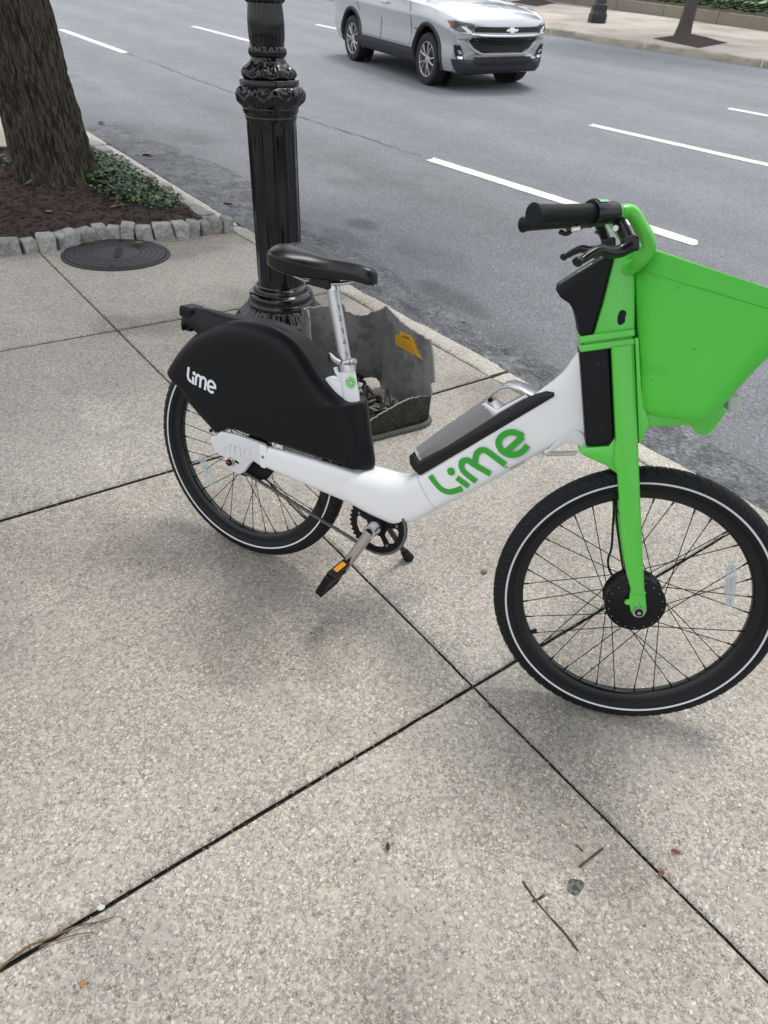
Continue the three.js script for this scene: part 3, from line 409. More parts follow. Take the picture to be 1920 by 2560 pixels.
// ------------------------------------------------------------------ manhole cover in the sidewalk
{
  const o = group('manhole_cover', 'round dark iron manhole cover with concentric rings in the sidewalk beside the cobbles', 'manhole cover', [-4.735, 0.0, -1.375]); o.rotation.y = -0.42;
  const mi = pm({ color: lin(0.045, 0.047, 0.052), roughness: 0.62, metalness: 0.25, bumpMap: tex(256, 256, (i, j) => { const v = fbm(i / 6, j / 6, 4, 5); return [v, v, v]; }, false), bumpScale: 0.003 });
  mesh('frame_ring', lathe([[0.318, 0.001], [0.318, 0.007], [0.322, 0.009], [0.338, 0.009], [0.342, 0.006], [0.343, 0.001]].reverse(), 80), mi, o);
  const rows = [[0.314, 0.001], [0.314, 0.011], [0.31, 0.013]]; for (let k = 0; k < 5; k++) { const r = 0.285 - k * 0.034; rows.push([r + 0.014, 0.013], [r + 0.012, 0.009], [r + 0.003, 0.009], [r, 0.013]); } rows.push([0.13, 0.013], [0, 0.013]);
  mesh('lid', toCreasedNormals(lathe(rows.reverse(), 80), 0.5), mi, o);
  const letters = []; for (let k = 0; k < 9; k++) { const x = -0.10 + k * 0.025; letters.push(box(x - 0.008, x + 0.008, 0.012, 0.0185, -0.03, 0.005, 0.002, 1)); if (k % 2) letters.push(box(x - 0.012, x + 0.012, 0.012, 0.0185, -0.014, -0.008, 0.002, 1)); } letters.push(box(-0.125, 0.125, 0.012, 0.015, -0.042, -0.038, 0.001, 1), box(-0.125, 0.125, 0.012, 0.015, 0.013, 0.017, 0.001, 1)); mesh('raised_letters', letters, mi, o);
  for (const s of [1, -1]) mesh('lifting_slot', box(s * 0.285 - 0.022, s * 0.285 + 0.022, 0.010, 0.0142, -0.012, 0.012, 0.001, 1), std(0.008, 0.008, 0.009, 0.9), o);
}
// ------------------------------------------------------------------ broken utility box with wires
{
  const o = group('utility_box', 'broken open grey and green plastic utility box on the sidewalk behind the bicycle', 'utility box', [-2.14, 0, -1.58]);
  const dirty = (c1, c2, sc, sd) => { const t = tex(256, 256, (i, j) => { const n = fbm(i / 40, j / 40, 5, sd), f = fbm(i / 9, j / 9, 4, sd + 3), h = hash(i, j, sd); const k = sstep(0.42, 0.68, n * 0.6 + f * 0.4); let c = c1.map((v, q) => v + (c2[q] - v) * k); if (h > 0.992 && f > 0.5) c = [0.5, 0.5, 0.48]; return c.map(v => s2(clamp(v * (0.9 + 0.2 * f)))); }); t.repeat.set(sc, sc); return pm({ map: t, roughness: 0.7, bumpMap: t, bumpScale: 0.0015, side: THREE.DoubleSide }); };
  const inner = dirty([0.20, 0.20, 0.195], [0.11, 0.11, 0.107], 2.2, 41), outer = dirty([0.010, 0.012, 0.009], [0.022, 0.036, 0.012], 2.6, 43), torn = std(0.26, 0.26, 0.25, 0.8);
  const jag = (pts, amp = 0.004, step = 0.012) => { const r = []; for (let i = 0; i < pts.length; i++) { const a = pts[i], b = pts[(i + 1) % pts.length], L = Math.hypot(b[0] - a[0], b[1] - a[1]), n = a[2] ? Math.max(1, Math.round(L / step)) : 1; for (let k = 0; k < n; k++) { const t = k / n, j = a[2] ? amp : 0; r.push([a[0] + (b[0] - a[0]) * t + rr(-j, j) * 0.5, a[1] + (b[1] - a[1]) * t + rr(-j, j)]); } } return r; };
  function wall(name, A, B, pts, mats, hole) { const d = V3(B[0] - A[0], 0, B[1] - A[1]).normalize(), nrm = V3(0, 1, 0), z = d.clone().cross(nrm); const m = basisMatrix([A[0] + 2.14, 0, A[1] + 1.58], [d.x, 0, d.z], [0, 1, 0], [z.x, z.y, z.z]); const s = shapeOf(jag(pts)); if (hole) s.holes.push(new THREE.Path(jag(hole.map(p => [...p, 1]), 0.003).map(p => new THREE.Vector2(p[0], p[1])))); const g = new THREE.ExtrudeGeometry(s, { depth: 0.008, bevelEnabled: false }); g.translate(0, 0, -0.004); g.applyMatrix4(m); const w = new THREE.Mesh(g, mats); w.name = name; o.add(w); return [w, m]; }
  const FR = [-1.92, -1.75], BR = [-2.30, -1.78], BL = [-2.41, -1.42], FL = [-1.93, -1.37];
  const [rw, rm] = wall('side_wall', BR, FR, [[0, 0], [0.375, 0], [0.385, 0.136], [0.388, 0.166, 1], [0.367, 0.192, 1], [0.382, 0.190, 1], [0.398, 0.207], [0.371, 0.301], [0.341, 0.363, 1], [0.264, 0.360, 1], [0.174, 0.358, 1], [0.078, 0.370, 1], [0, 0.387]], [inner, torn]);
  wall('back_wall', BL, BR, [[0, 0], [0.20, 0, 1], [0.255, 0.046, 1], [0.30, 0.055, 1], [0.345, 0.052, 1], [0.366, 0.03, 1], [0.376, 0], [0.376, 0.387, 1], [0.322, 0.370, 1], [0.280, 0.352, 1], [0.232, 0.358, 1], [0.190, 0.378, 1], [0.176, 0.408, 1], [0.095, 0.404, 1], [0.0, 0.402]], [inner, torn]);
  wall('end_wall', BL, FL, [[0, 0], [0.483, 0], [0.483, 0.06, 1], [0.40, 0.09, 1], [0.30, 0.10, 1], [0.20, 0.12, 1], [0.11, 0.20, 1], [0.082, 0.30, 1], [0.072, 0.385, 1], [0.055, 0.415, 1], [0, 0.402]], [dirty([0.11, 0.108, 0.10], [0.05, 0.055, 0.045], 2, 49), torn]);
  wall('front_wall', FL, FR, [[0, 0.012], [0.10, 0.0], [0.28, 0.004], [0.38, 0.0], [0.381, 0.136, 1], [0.288, 0.147, 1], [0.221, 0.139, 1], [0.130, 0.113, 1], [0.060, 0.089, 1], [0, 0.075]], [outer, torn]);
  const skirtOut = [[FR[0] + 0.004, FR[1]], [FL[0] + 0.004, FL[1]]]; void skirtOut;
  const foot = tube([[FL[0] + 2.145, 0.014, FL[1] + 1.58], [-1.918 + 2.145, 0.011, -1.55 + 1.58], [FR[0] + 2.145, 0.012, FR[1] + 1.575], [-2.08 + 2.14, 0.012, -1.772 + 1.575]], [0.012, 0.012], { sides: 8, seg: 30 }); mesh('foot_flange', foot, dirty([0.10, 0.10, 0.09], [0.05, 0.05, 0.045], 2, 51), o);
  // yellow warning sticker, torn
  const st = new THREE.ShapeGeometry(shapeOf(jag([[0.089, 0.293], [0.122, 0.300], [0.125, 0.322], [0.209, 0.333], [0.228, 0.325, 1], [0.243, 0.311, 1], [0.258, 0.296, 1], [0.290, 0.276, 1], [0.315, 0.266], [0.210, 0.258], [0.105, 0.251]], 0.002))); st.translate(0, 0, 0.0052); st.applyMatrix4(rm); const stm = mesh('warning_sticker', st, pm({ color: lin(0.62, 0.33, 0.015), roughness: 0.6, side: THREE.DoubleSide }), o);
  const lines = []; for (let k = 0; k < 6; k++) { const y0 = 0.292 - k * 0.0065; lines.push(ribbon([[0.100 + k * 0.003, y0 - 0.002], [0.16, y0 + 0.001], [0.222 + k * 0.008, y0 + 0.003]], 0.0014, { z: 0.0056 })); } lines.push(ribbon([[0.15, 0.309], [0.18, 0.313], [0.20, 0.315]], 0.006, { z: 0.0056 }), ribbon([[0.126, 0.298], [0.18, 0.3055], [0.232, 0.309]], 0.0022, { z: 0.0057 })); lines.forEach(g => g.applyMatrix4(rm)); mesh('sticker_print', lines, pm({ color: lin(0.10, 0.045, 0.01), roughness: 0.7, side: THREE.DoubleSide }), o); void stm; void rw;
  const floor = mesh('box_floor', gridGeo(20, 20, (u, v) => { const x = BL[0] + 2.14 + 0.03 + u * 0.44, z = BR[1] + 1.58 + 0.13 + v * 0.25 - 0.05 * Math.sin(u * 9); return [x, 0.004 + 0.03 * fbm(u * 6, v * 6, 3, 4) * (u > 0.25 ? 1 : 0.1), z]; }), std(0.03, 0.028, 0.025, 0.95), o); void floor;
  const wm = std(0.012, 0.012, 0.013, 0.45);
  for (let k = 0; k < 11; k++) { const pts = []; let x = rr(-0.16, 0.12), z = rr(-0.08, 0.14); for (let q = 0; q < 6; q++) { pts.push([x, 0.02 + 0.055 * Math.abs(Math.sin(q * 1.3 + k)) + rr(0, 0.025), z]); x = clamp(x + rr(-0.11, 0.11), -0.17, 0.17); z = clamp(z + rr(-0.11, 0.11), -0.09, 0.16); } mesh('wire', tube(pts, k % 3 ? 0.005 : 0.008, { sides: 8, seg: 36 }), k === 4 ? std(0.3, 0.3, 0.3, 0.5) : wm, o).name = 'wire' + (k ? '_' + String(k).padStart(3, '0') : ''); }
  const cols = [[0.45, 0.22, 0.05], [0.40, 0.30, 0.05], [0.42, 0.25, 0.16], [0.6, 0.6, 0.58]]; for (let k = 0; k < 7; k++) { const a = rr(0, 6), x = rr(-0.02, 0.12), z = rr(-0.10, 0.02); mesh('wire_connector', tube([[x, 0.055, z], [x + Math.cos(a) * 0.018, 0.06, z + Math.sin(a) * 0.018]], t => 0.0055 - 0.002 * t, { straight: true, sides: 8 }), std(...cols[k % 4], 0.5), o).name = 'wire_connector' + (k ? '_00' + k : ''); }
  shade(o);
}
// ------------------------------------------------------------------ the bicycle (local frame: x forward, y up in the frame plane, z to its right)
const BM = basisMatrix([-1.5840, 0, -0.7135], [0.9072, 0, -0.4207], [-0.0661, 0.9876, -0.1425], [0.4155, 0.1571, 0.8959]);
const FM = basisMatrix([1.1519, 0.3293, 0], [0.9025, 0.3196, -0.2888], [-0.3338, 0.9426, 0], [0.2723, 0.0964, 0.9574]);
const M = {
  white: pm({ color: lin(0.80, 0.81, 0.82), roughness: 0.28, clearcoat: 0.6, clearcoatRoughness: 0.12 }),
  whitePlastic: pm({ color: lin(0.66, 0.67, 0.685), roughness: 0.5 }),
  green: pm({ color: lin(0.10, 0.60, 0.06), roughness: 0.3, clearcoat: 0.5, clearcoatRoughness: 0.15 }),
  greenPrint: pm({ color: lin(0.03, 0.36, 0.03), roughness: 0.4 }),
  black: pm({ color: lin(0.003, 0.0036, 0.005), roughness: 0.45, specularIntensity: 0.5 }),
  skirt: null,
  rubber: pm({ color: lin(0.008, 0.009, 0.011), roughness: 0.7, specularIntensity: 0.6 }),
  grip: pm({ color: lin(0.005, 0.006, 0.008), roughness: 0.6, specularIntensity: 0.6 }),
  gloss: pm({ color: lin(0.0055, 0.006, 0.0075), roughness: 0.26, specularIntensity: 0.8 }),
  steel: pm({ color: lin(0.55, 0.55, 0.55), roughness: 0.3, metalness: 1 }),
  alu: pm({ color: lin(0.58, 0.58, 0.59), roughness: 0.24, metalness: 1 }),
  satin: pm({ color: lin(0.27, 0.27, 0.275), roughness: 0.4, metalness: 0.8 }),
  chain: pm({ color: lin(0.17, 0.175, 0.18), roughness: 0.42, metalness: 0.8 }),
  reflect: pm({ color: lin(0.66, 0.68, 0.72), roughness: 0.4 }),
  amber: pm({ color: lin(0.75, 0.27, 0.01), roughness: 0.25, clearcoat: 0.5 }),
  whitePrint: pm({ color: lin(0.74, 0.79, 0.86), roughness: 0.45 }),
  ink: pm({ color: lin(0.05, 0.05, 0.06), roughness: 0.6 }),
};
{ // moulded plastic grain
  const b = tex(256, 256, (i, j) => { const v = 0.5 + 0.5 * (hash(i, j, 2) - 0.5) + 0.5 * (vnoise(i / 3, j / 3, 5) - 0.5); return [v, v, v]; }, false); b.repeat.set(6, 6);
  M.skirt = pm({ color: lin(0.003, 0.0038, 0.0055), roughness: 0.44, specularIntensity: 0.45, bumpMap: b, bumpScale: 0.0002 });
  const scuff = tex(512, 512, (i, j) => { const s = sstep(0.66, 0.74, fbm(i / 60, j / 24, 5, 9)) * 0.035 + (hash(i >> 1, j >> 1, 4) > 0.9996 ? 0.35 : 0), n = 1 - s - 0.03 * fbm(i / 90, j / 90, 4, 12); return [n, n, n]; });
  M.basket = pm({ map: scuff, color: lin(0.085, 0.60, 0.055), roughness: 0.42, bumpMap: b, bumpScale: 0.00015 });
}
const bike = group('electric_bicycle', 'white and bright green electric rental bicycle leaning on its kickstand on the sidewalk', 'bicycle');
bike.applyMatrix4(BM);
function part(name, geo, mat, front = false) { const m = mesh(name, geo, mat, bike); if (front) m.applyMatrix4(FM); return m; }
function sub(name, geo, mat, parent) { return mesh(name, geo, mat, parent); }

// ---- wheels
const treadDepth = (c, u) => { // c: 0 at the crown of the tyre .. 1 at the bead; u: blocks along it
  let h = 0; const fr = x => ((x % 1) + 1) % 1;
  if (c < 0.40) { if (fr(u + c * 1.0) < 0.17) h = 1; if (fr(u + 0.5 + c * 2.0) < 0.14 && c > 0.10) h = 0.9; if (c < 0.035) h = 0.6; }
  else if (c < 0.56) { h = fr(u * 2 + c * 2.6) < 0.3 ? 0.9 : 0; } else if (c < 0.60) h = 0.35;
  return h; };
const tyreMat = pm({ color: lin(0.005, 0.006, 0.008), roughness: 0.62, specularIntensity: 0.6 });
function makeWheel(name, matrix, hub) {
  const w = new THREE.Group(); w.name = name; bike.add(w); if (matrix) w.applyMatrix4(matrix);
  const half = [[0.2845, 0.0150], [0.288, 0.0195], [0.295, 0.0235], [0.305, 0.0258], [0.314, 0.0252], [0.322, 0.0222], [0.329, 0.0165], [0.3335, 0.0090], [0.335, 0]];
  const prof = [...half, ...half.slice(0, -1).reverse().map(([r, z]) => [r, -z])];
  const pc = new THREE.CatmullRomCurve3(prof.map(p => V3(p[0], p[1], 0)), false, 'centripetal'), PP = pc.getSpacedPoints(40);
  sub('tyre', gridGeo(864, 40, (u, v, i, j) => { const a = u * 2 * Math.PI, q = PP[j], c_ = Math.abs(v - 0.5) * 2, d = 0.0021 * treadDepth(c_, u * 72), rx = q.x - 0.305, l = Math.hypot(rx, q.y) || 1, R = q.x - d * rx / l, Z = q.y - d * q.y / l; return [Math.cos(a) * R, Math.sin(a) * R, Z]; }, { closeU: true }), tyreMat, w);
  const rim = [[0.2875, 0.0135], [0.2895, 0.0155], [0.2875, 0.0162], [0.2765, 0.0150], [0.268, 0.0138], [0.2625, 0.0095], [0.2612, 0.004], [0.2612, -0.004], [0.2625, -0.0095], [0.268, -0.0138], [0.2765, -0.0150], [0.2875, -0.0162], [0.2895, -0.0155], [0.2875, -0.0135], [0.2875, 0.0135]];
  sub('rim', lathe(rim, 128, 'z'), M.gloss, w);
  for (const s of [1, -1]) { const st = [[0.3006, 0.0250], [0.3012, 0.0260], [0.3046, 0.0265], [0.3052, 0.0258]].map(([r, z]) => [r, z * s]); sub('reflective_strip', lathe(s > 0 ? st : st.slice().reverse(), 140, 'z'), M.reflect, w); }
  const N = 36;
  for (let k = 0; k < N; k++) {
    const side = k % 2 ? 1 : -1, pair = Math.floor(k / 2), dirn = pair % 2 ? 1 : -1; const a = (k + 0.5) / N * 2 * Math.PI + hub.phase; const ha = a + dirn * hub.cross;
    const r0 = hub.flange, z0 = side * hub.fz; const p0 = [Math.cos(ha) * r0, Math.sin(ha) * r0, z0], p1 = [Math.cos(a) * 0.264, Math.sin(a) * 0.264, side * 0.003];
    const L = (t) => p0.map((v, i) => v + (p1[i] - v) * t); const m = sub('spoke', [tube([p0, L(0.94)], 0.0012, { straight: true, sides: 5 }), tube([L(0.935), p1], 0.0021, { straight: true, sides: 6 })], M.black, w);
    if (k) m.name += '_' + String(k).padStart(3, '0');
  }
  return w;
}
const rearWheel = makeWheel('rear_wheel', new THREE.Matrix4().makeTranslation(0, 0.335, 0), { flange: 0.04, fz: 0.03, cross: 0.75, phase: 0.02 });
sub('hub', [cyl([0, 0, -0.055], [0, 0, 0.05], 0.026, 0.026, 24), cyl([0, 0, -0.034], [0, 0, -0.028], 0.043, 0.043, 32), cyl([0, 0, 0.028], [0, 0, 0.034], 0.043, 0.043, 32), cyl([0, 0, 0.034], [0, 0, 0.039], 0.064, 0.060, 40), cyl([0, 0, -0.05], [0, 0, -0.036], 0.05, 0.05, 32)], M.black, rearWheel);
sub('sprocket', cyl([0, 0, 0.0415], [0, 0, 0.0445], 0.038, 0.038, 36), M.chain, rearWheel);
const frontWheel = makeWheel('front_wheel', FM, { flange: 0.0635, fz: 0.027, cross: 0.85, phase: 0.05 });
sub('hub_motor', [lathe([[0, -0.042], [0.03, -0.042], [0.045, -0.036], [0.066, -0.031], [0.0695, -0.027], [0.0695, -0.023], [0.064, -0.018], [0.064, 0.018], [0.0695, 0.023], [0.0695, 0.027], [0.068, 0.0305], [0.052, 0.032], [0.050, 0.0355], [0.032, 0.041], [0, 0.042]], 64, 'z'), cyl([0, 0, -0.055], [0, 0, 0.055], 0.012, 0.012, 16)], M.black, frontWheel);
{ const holes = []; for (let k = 0; k < 18; k++) { const a = k / 18 * 2 * Math.PI + 0.1; holes.push(cyl([Math.cos(a) * 0.061, Math.sin(a) * 0.061, 0.029], [Math.cos(a) * 0.061, Math.sin(a) * 0.061, 0.0318], 0.0016, 0.0016, 6)); } sub('spoke_heads', holes, M.satin, frontWheel); }
sub('valve', [cyl([-0.262, -0.082, 0], [-0.238, -0.0755, 0], 0.0038, 0.0038, 10), cyl([-0.246, -0.0778, 0], [-0.236, -0.075, 0], 0.0052, 0.0048, 10)], M.rubber, frontWheel);
// clear spoke reflectors: a lens with prism rows
const lensMat = pm({ color: lin(0.85, 0.88, 0.90), roughness: 0.18, transmission: 0.75, thickness: 0, ior: 1.49 });
const prismMat = pm({ color: lin(0.62, 0.66, 0.68), roughness: 0.25, metalness: 0.4, bumpMap: tex(64, 64, (i, j) => { const v = ((i % 8) / 8 + (j % 8) / 8) / 2; return [v, v, v]; }, false), bumpScale: 0.0008 });
function reflector(parent, a, b, z) {
  const dx = b[0] - a[0], dy = b[1] - a[1], L = Math.hypot(dx, dy), ang = Math.atan2(dy, dx); const pts = []; for (let k = 0; k <= 24; k++) { const t = k / 24; pts.push([(t - 0.5) * L, 0.013 * Math.pow(Math.sin(Math.PI * clamp(t, 0.04, 0.96)), 0.45)]); } for (let k = 24; k >= 0; k--) { const t = k / 24; pts.push([(t - 0.5) * L, -0.012 * Math.pow(Math.sin(Math.PI * clamp(t, 0.04, 0.96)), 0.45)]); }
  const m = new THREE.Matrix4().makeRotationZ(ang).setPosition((a[0] + b[0]) / 2, (a[1] + b[1]) / 2, z);
  const bits = []; for (const [c, w2] of [[-0.38, 0.1], [0, 0.34], [0.38, 0.1]]) for (const s of [-1, 1]) bits.push(box((c - w2 / 2) * L, (c + w2 / 2) * L, s > 0 ? 0.001 : -0.008, s > 0 ? 0.008 : -0.001, 0.001, 0.0035, 0.0005, 1));
  const r = sub('spoke_reflector', slab(pts, -0.004, 0.006, 0.0012, { seg: 2 }).applyMatrix4(m), lensMat, parent); void bits;
  sub('reflector_prism', bits.map(g => g.applyMatrix4(m.clone().multiply(new THREE.Matrix4().makeTranslation(0, 0, 0.0058)))), prismMat, parent);
}
reflector(frontWheel, [0.213, 0.089], [0.208, -0.024], 0.0115); reflector(rearWheel, [-0.181, -0.062], [-0.126, -0.151], 0.0125);

// ---- white frame
function frameLoft(st, e = 4.2, n = 40) { // stations: [bottom x, y, top x, y, half width, z centre]
  const c = [0, 1, 2, 3, 4, 5].map(k => new THREE.CatmullRomCurve3(st.map((s, i) => V3(i, s[k] ?? 0, 0)), false, 'catmullrom', 0.5)); const rings = []; const S = st.length * 6;
  for (let i = 0; i <= S; i++) { const q = c.map(k => k.getPoint(i / S).y); const mx = (q[0] + q[2]) / 2, my = (q[1] + q[3]) / 2, hx = (q[2] - q[0]) / 2, hy = (q[3] - q[1]) / 2; rings.push(superRing(n, 1, 1, e).map(([a, b]) => [mx + hx * b, my + hy * b, (q[5] || 0) + a * q[4] * (1 - 0.10 * Math.max(0, b))])); }
  return loft(rings);
}
const beam = part('frame_beam', frameLoft([[0.335, 0.326, 0.315, 0.405, 0.052], [0.40, 0.313, 0.375, 0.418, 0.058], [0.46, 0.304, 0.425, 0.424, 0.057], [0.522, 0.302, 0.484, 0.429, 0.053], [0.562, 0.322, 0.522, 0.443, 0.046], [0.60, 0.358, 0.550, 0.462, 0.042], [0.632, 0.393, 0.574, 0.487, 0.040], [0.69, 0.451, 0.617, 0.537, 0.039], [0.744, 0.506, 0.66, 0.586, 0.038], [0.79, 0.556, 0.71, 0.646, 0.037], [0.828, 0.599, 0.754, 0.699, 0.036], [0.862, 0.636, 0.80, 0.755, 0.034], [0.895, 0.668, 0.842, 0.812, 0.032], [0.925, 0.676, 0.860, 0.855, 0.030], [0.945, 0.672, 0.874, 0.890, 0.028]]), M.white);
for (const s of [1, -1]) part('chainstay', frameLoft([[0.085, 0.344, 0.085, 0.405, 0.012, s * 0.056], [0.15, 0.340, 0.15, 0.412, 0.016, s * 0.054], [0.24, 0.333, 0.24, 0.416, 0.018, s * 0.048], [0.33, 0.325, 0.33, 0.417, 0.019, s * 0.040], [0.42, 0.315, 0.41, 0.416, 0.02, s * 0.030]], 3.4, 28), M.white);
sub('weld_bead', (() => { const r = []; for (const [bx, by, tx, ty, hw, rad] of [[0.628, 0.388, 0.552, 0.466, 0.0415, 0.0016]]) { const ring = superRing(60, 1, 1, 4.2).map(([a, b]) => [(bx + tx) / 2 + (tx - bx) / 2 * b * 1.004, (by + ty) / 2 + (ty - by) / 2 * b * 1.004, a * hw * (1 - 0.10 * Math.max(0, b)) * 1.004]); r.push(tube(ring, rad, { closed: true, seg: 120, sides: 6 })); } return r; })(), M.white, beam);
{ const bead = []; for (let k = 0; k < 34; k++) { const t = k / 33; bead.push(new THREE.SphereGeometry(0.0035, 7, 5).translate(0.945 - 0.071 * t - 0.001, 0.672 + 0.218 * t, 0.027)); } sub('head_weld', bead, M.whitePlastic, beam); }
sub('cable_guard', slab([[0.86, 0.628], [0.885, 0.652], [0.90, 0.668], [0.925, 0.672], [0.938, 0.667], [0.940, 0.69], [0.915, 0.705], [0.89, 0.69]], 0.026, 0.034, 0.002, { smooth: true }), M.whitePlastic, beam);
sub('spring_lug', box(0.836, 0.852, 0.604, 0.618, -0.008, 0.008, 0.003), M.white, beam);
// printed lettering on the down tube
const GL = { L: [[0.594, 0.481], [0.614, 0.465], [0.633, 0.455], [0.652, 0.455], [0.668, 0.464], [0.685, 0.477]], i: [[0.665, 0.500], [0.70, 0.488]], m1: [[0.716, 0.507], [0.684, 0.520], [0.673, 0.529], [0.669, 0.541], [0.675, 0.551], [0.687, 0.554], [0.701, 0.549], [0.747, 0.539]], m2: [[0.703, 0.556], [0.701, 0.572], [0.705, 0.585], [0.716, 0.593], [0.731, 0.591], [0.777, 0.574]], ebar: [[0.772, 0.607], [0.801, 0.654]], e: [[0.8015, 0.655], [0.792, 0.658], [0.776, 0.658], [0.762, 0.651], [0.751, 0.638], [0.748, 0.622], [0.758, 0.608], [0.774, 0.602], [0.789, 0.604], [0.803, 0.613], [0.812, 0.625], [0.817, 0.638]] };
sub('lettering', [...['L', 'i', 'm1', 'm2', 'ebar', 'e'].map((k, q) => ribbon(GL[k], 0.0152, { z: 0.0401 + q * 0.00012 })), disc(0.647, 0.511, 0.0105, 0.0401)], M.greenPrint, beam);
sub('barcode', (() => { const r = []; for (let k = 0; k < 11; k++) { const t = k / 10, x = 0.789 + 0.027 * t, y = 0.571 + 0.026 * t; r.push(ribbon([[x, y], [x + 0.004, y - 0.0035], [x + 0.006, y - 0.0055]], k % 3 ? 0.0009 : 0.0014, { z: 0.0387 })); } for (const q of [0.003, 0.006]) r.push(ribbon([[0.777, 0.560 + q], [0.780, 0.565 + q], [0.785, 0.566 + q * 0.5]], 0.0009, { z: 0.0387 })); return r; })(), M.ink, beam);
// seat tube, gusset, post
const stA = [0.3215, 0.595], stB = [0.2935, 0.682];
part('seat_tube', [tube([[0.40, 0.36, 0], [0.3215, 0.595, 0], [0.2935, 0.684, 0]], t => 0.0245 - 0.003 * t, { straight: true, sides: 32 })], M.white);
part('seat_gusset', slab([[0.232, 0.634], [0.254, 0.643], [0.292, 0.641], [0.33, 0.56], [0.30, 0.54], [0.262, 0.585]], -0.017, 0.017, 0.006), M.white);
const post = part('seat_post', tube([[0.306, 0.645, 0], [0.228, 0.872, 0]], 0.0163, { straight: true, sides: 36 }), pm({ color: lin(0.60, 0.60, 0.61), roughness: 0.38, metalness: 0.9 }));
sub('post_collar', tube([[0.2315, 0.862, 0], [0.226, 0.878, 0]], 0.0178, { straight: true, sides: 32 }), M.alu, post);
{ // height marks 1 to 5 printed on the post, bent to its surface
  const font = await new FontLoader().loadAsync('fonts/droid/droid_sans_regular.typeface.json'); const ax = V3(-0.0775, 0.227, 0).normalize(), side = V3(ax.y, -ax.x, 0);
  const at = [[0.262, 0.828], [0.272, 0.803], [0.281, 0.773], [0.292, 0.747], [0.301, 0.718]]; const bits = [];
  at.forEach(([x, y], k) => {
    const g = new TextGeometry(String(k + 1), { font, size: 0.0125, depth: 0.0003, curveSegments: 4, bevelEnabled: false }); g.center(); const p = g.attributes.position; const c = V3(0.306, 0.645, 0).addScaledVector(ax, V3(x - 0.306, y - 0.645, 0).dot(ax));
    for (let i = 0; i < p.count; i++) { const a = p.getX(i) / 0.0163 + 0.95, q = 0.0165 + 0.0002; const v = c.clone().addScaledVector(ax, p.getY(i)).addScaledVector(side, Math.sin(a) * q); p.setXYZ(i, v.x, v.y, Math.cos(a) * q); }
    g.computeVertexNormals(); bits.push(g);
  });
  sub('height_marks', bits, M.ink, post);
  // round green citrus slice mark on the seat tube, bent to its surface
  const ax2 = V3(-0.028, 0.087, 0).normalize(), side2 = V3(ax2.y, -ax2.x, 0), c0 = V3(0.3065, 0.643, 0), seg = [];
  const bend = g => { const p = g.attributes.position; for (let i = 0; i < p.count; i++) { const a = p.getX(i) / 0.0232 + 0.80, q = 0.0236; const v = c0.clone().addScaledVector(ax2, p.getY(i)).addScaledVector(side2, Math.sin(a) * q); p.setXYZ(i, v.x, v.y, Math.cos(a) * q); } g.computeVertexNormals(); return g; };
  seg.push(bend(new THREE.RingGeometry(0.0135, 0.0150, 48, 1))); for (let k = 0; k < 7; k++) { const a = k / 7 * 2 * Math.PI + 0.3; seg.push(bend(new THREE.RingGeometry(0.0028, 0.0118, 8, 3, a + 0.11, 2 * Math.PI / 7 - 0.22))); }
  sub('round_mark', seg, M.green, bike.children.find(c => c.name === 'seat_tube'));
}
const clamp1 = part('seat_clamp', [tube([[0.298, 0.672, 0], [0.290, 0.698, 0]], 0.0245, { straight: true, sides: 32 }), tube([[0.252, 0.700, 0.02], [0.262, 0.702, 0.026], [0.275, 0.698, 0.029], [0.292, 0.695, 0.029]], t => [0.003, 0.011 - 0.003 * t], { sides: 10 })], M.alu);
sub('clamp_bolt', [cyl([0.300, 0.697, 0.022], [0.333, 0.709, 0.022], 0.006, 0.006, 14), cyl([0.312, 0.7015, 0.022], [0.318, 0.7035, 0.022], 0.009, 0.009, 16), cyl([0.322, 0.705, 0.022], [0.328, 0.707, 0.022], 0.009, 0.009, 16)], M.steel, clamp1);
sub('tube_nub', tube([[0.268, 0.675, 0.012], [0.276, 0.662, 0.012], [0.290, 0.652, 0.012]], 0.006), M.white, clamp1);

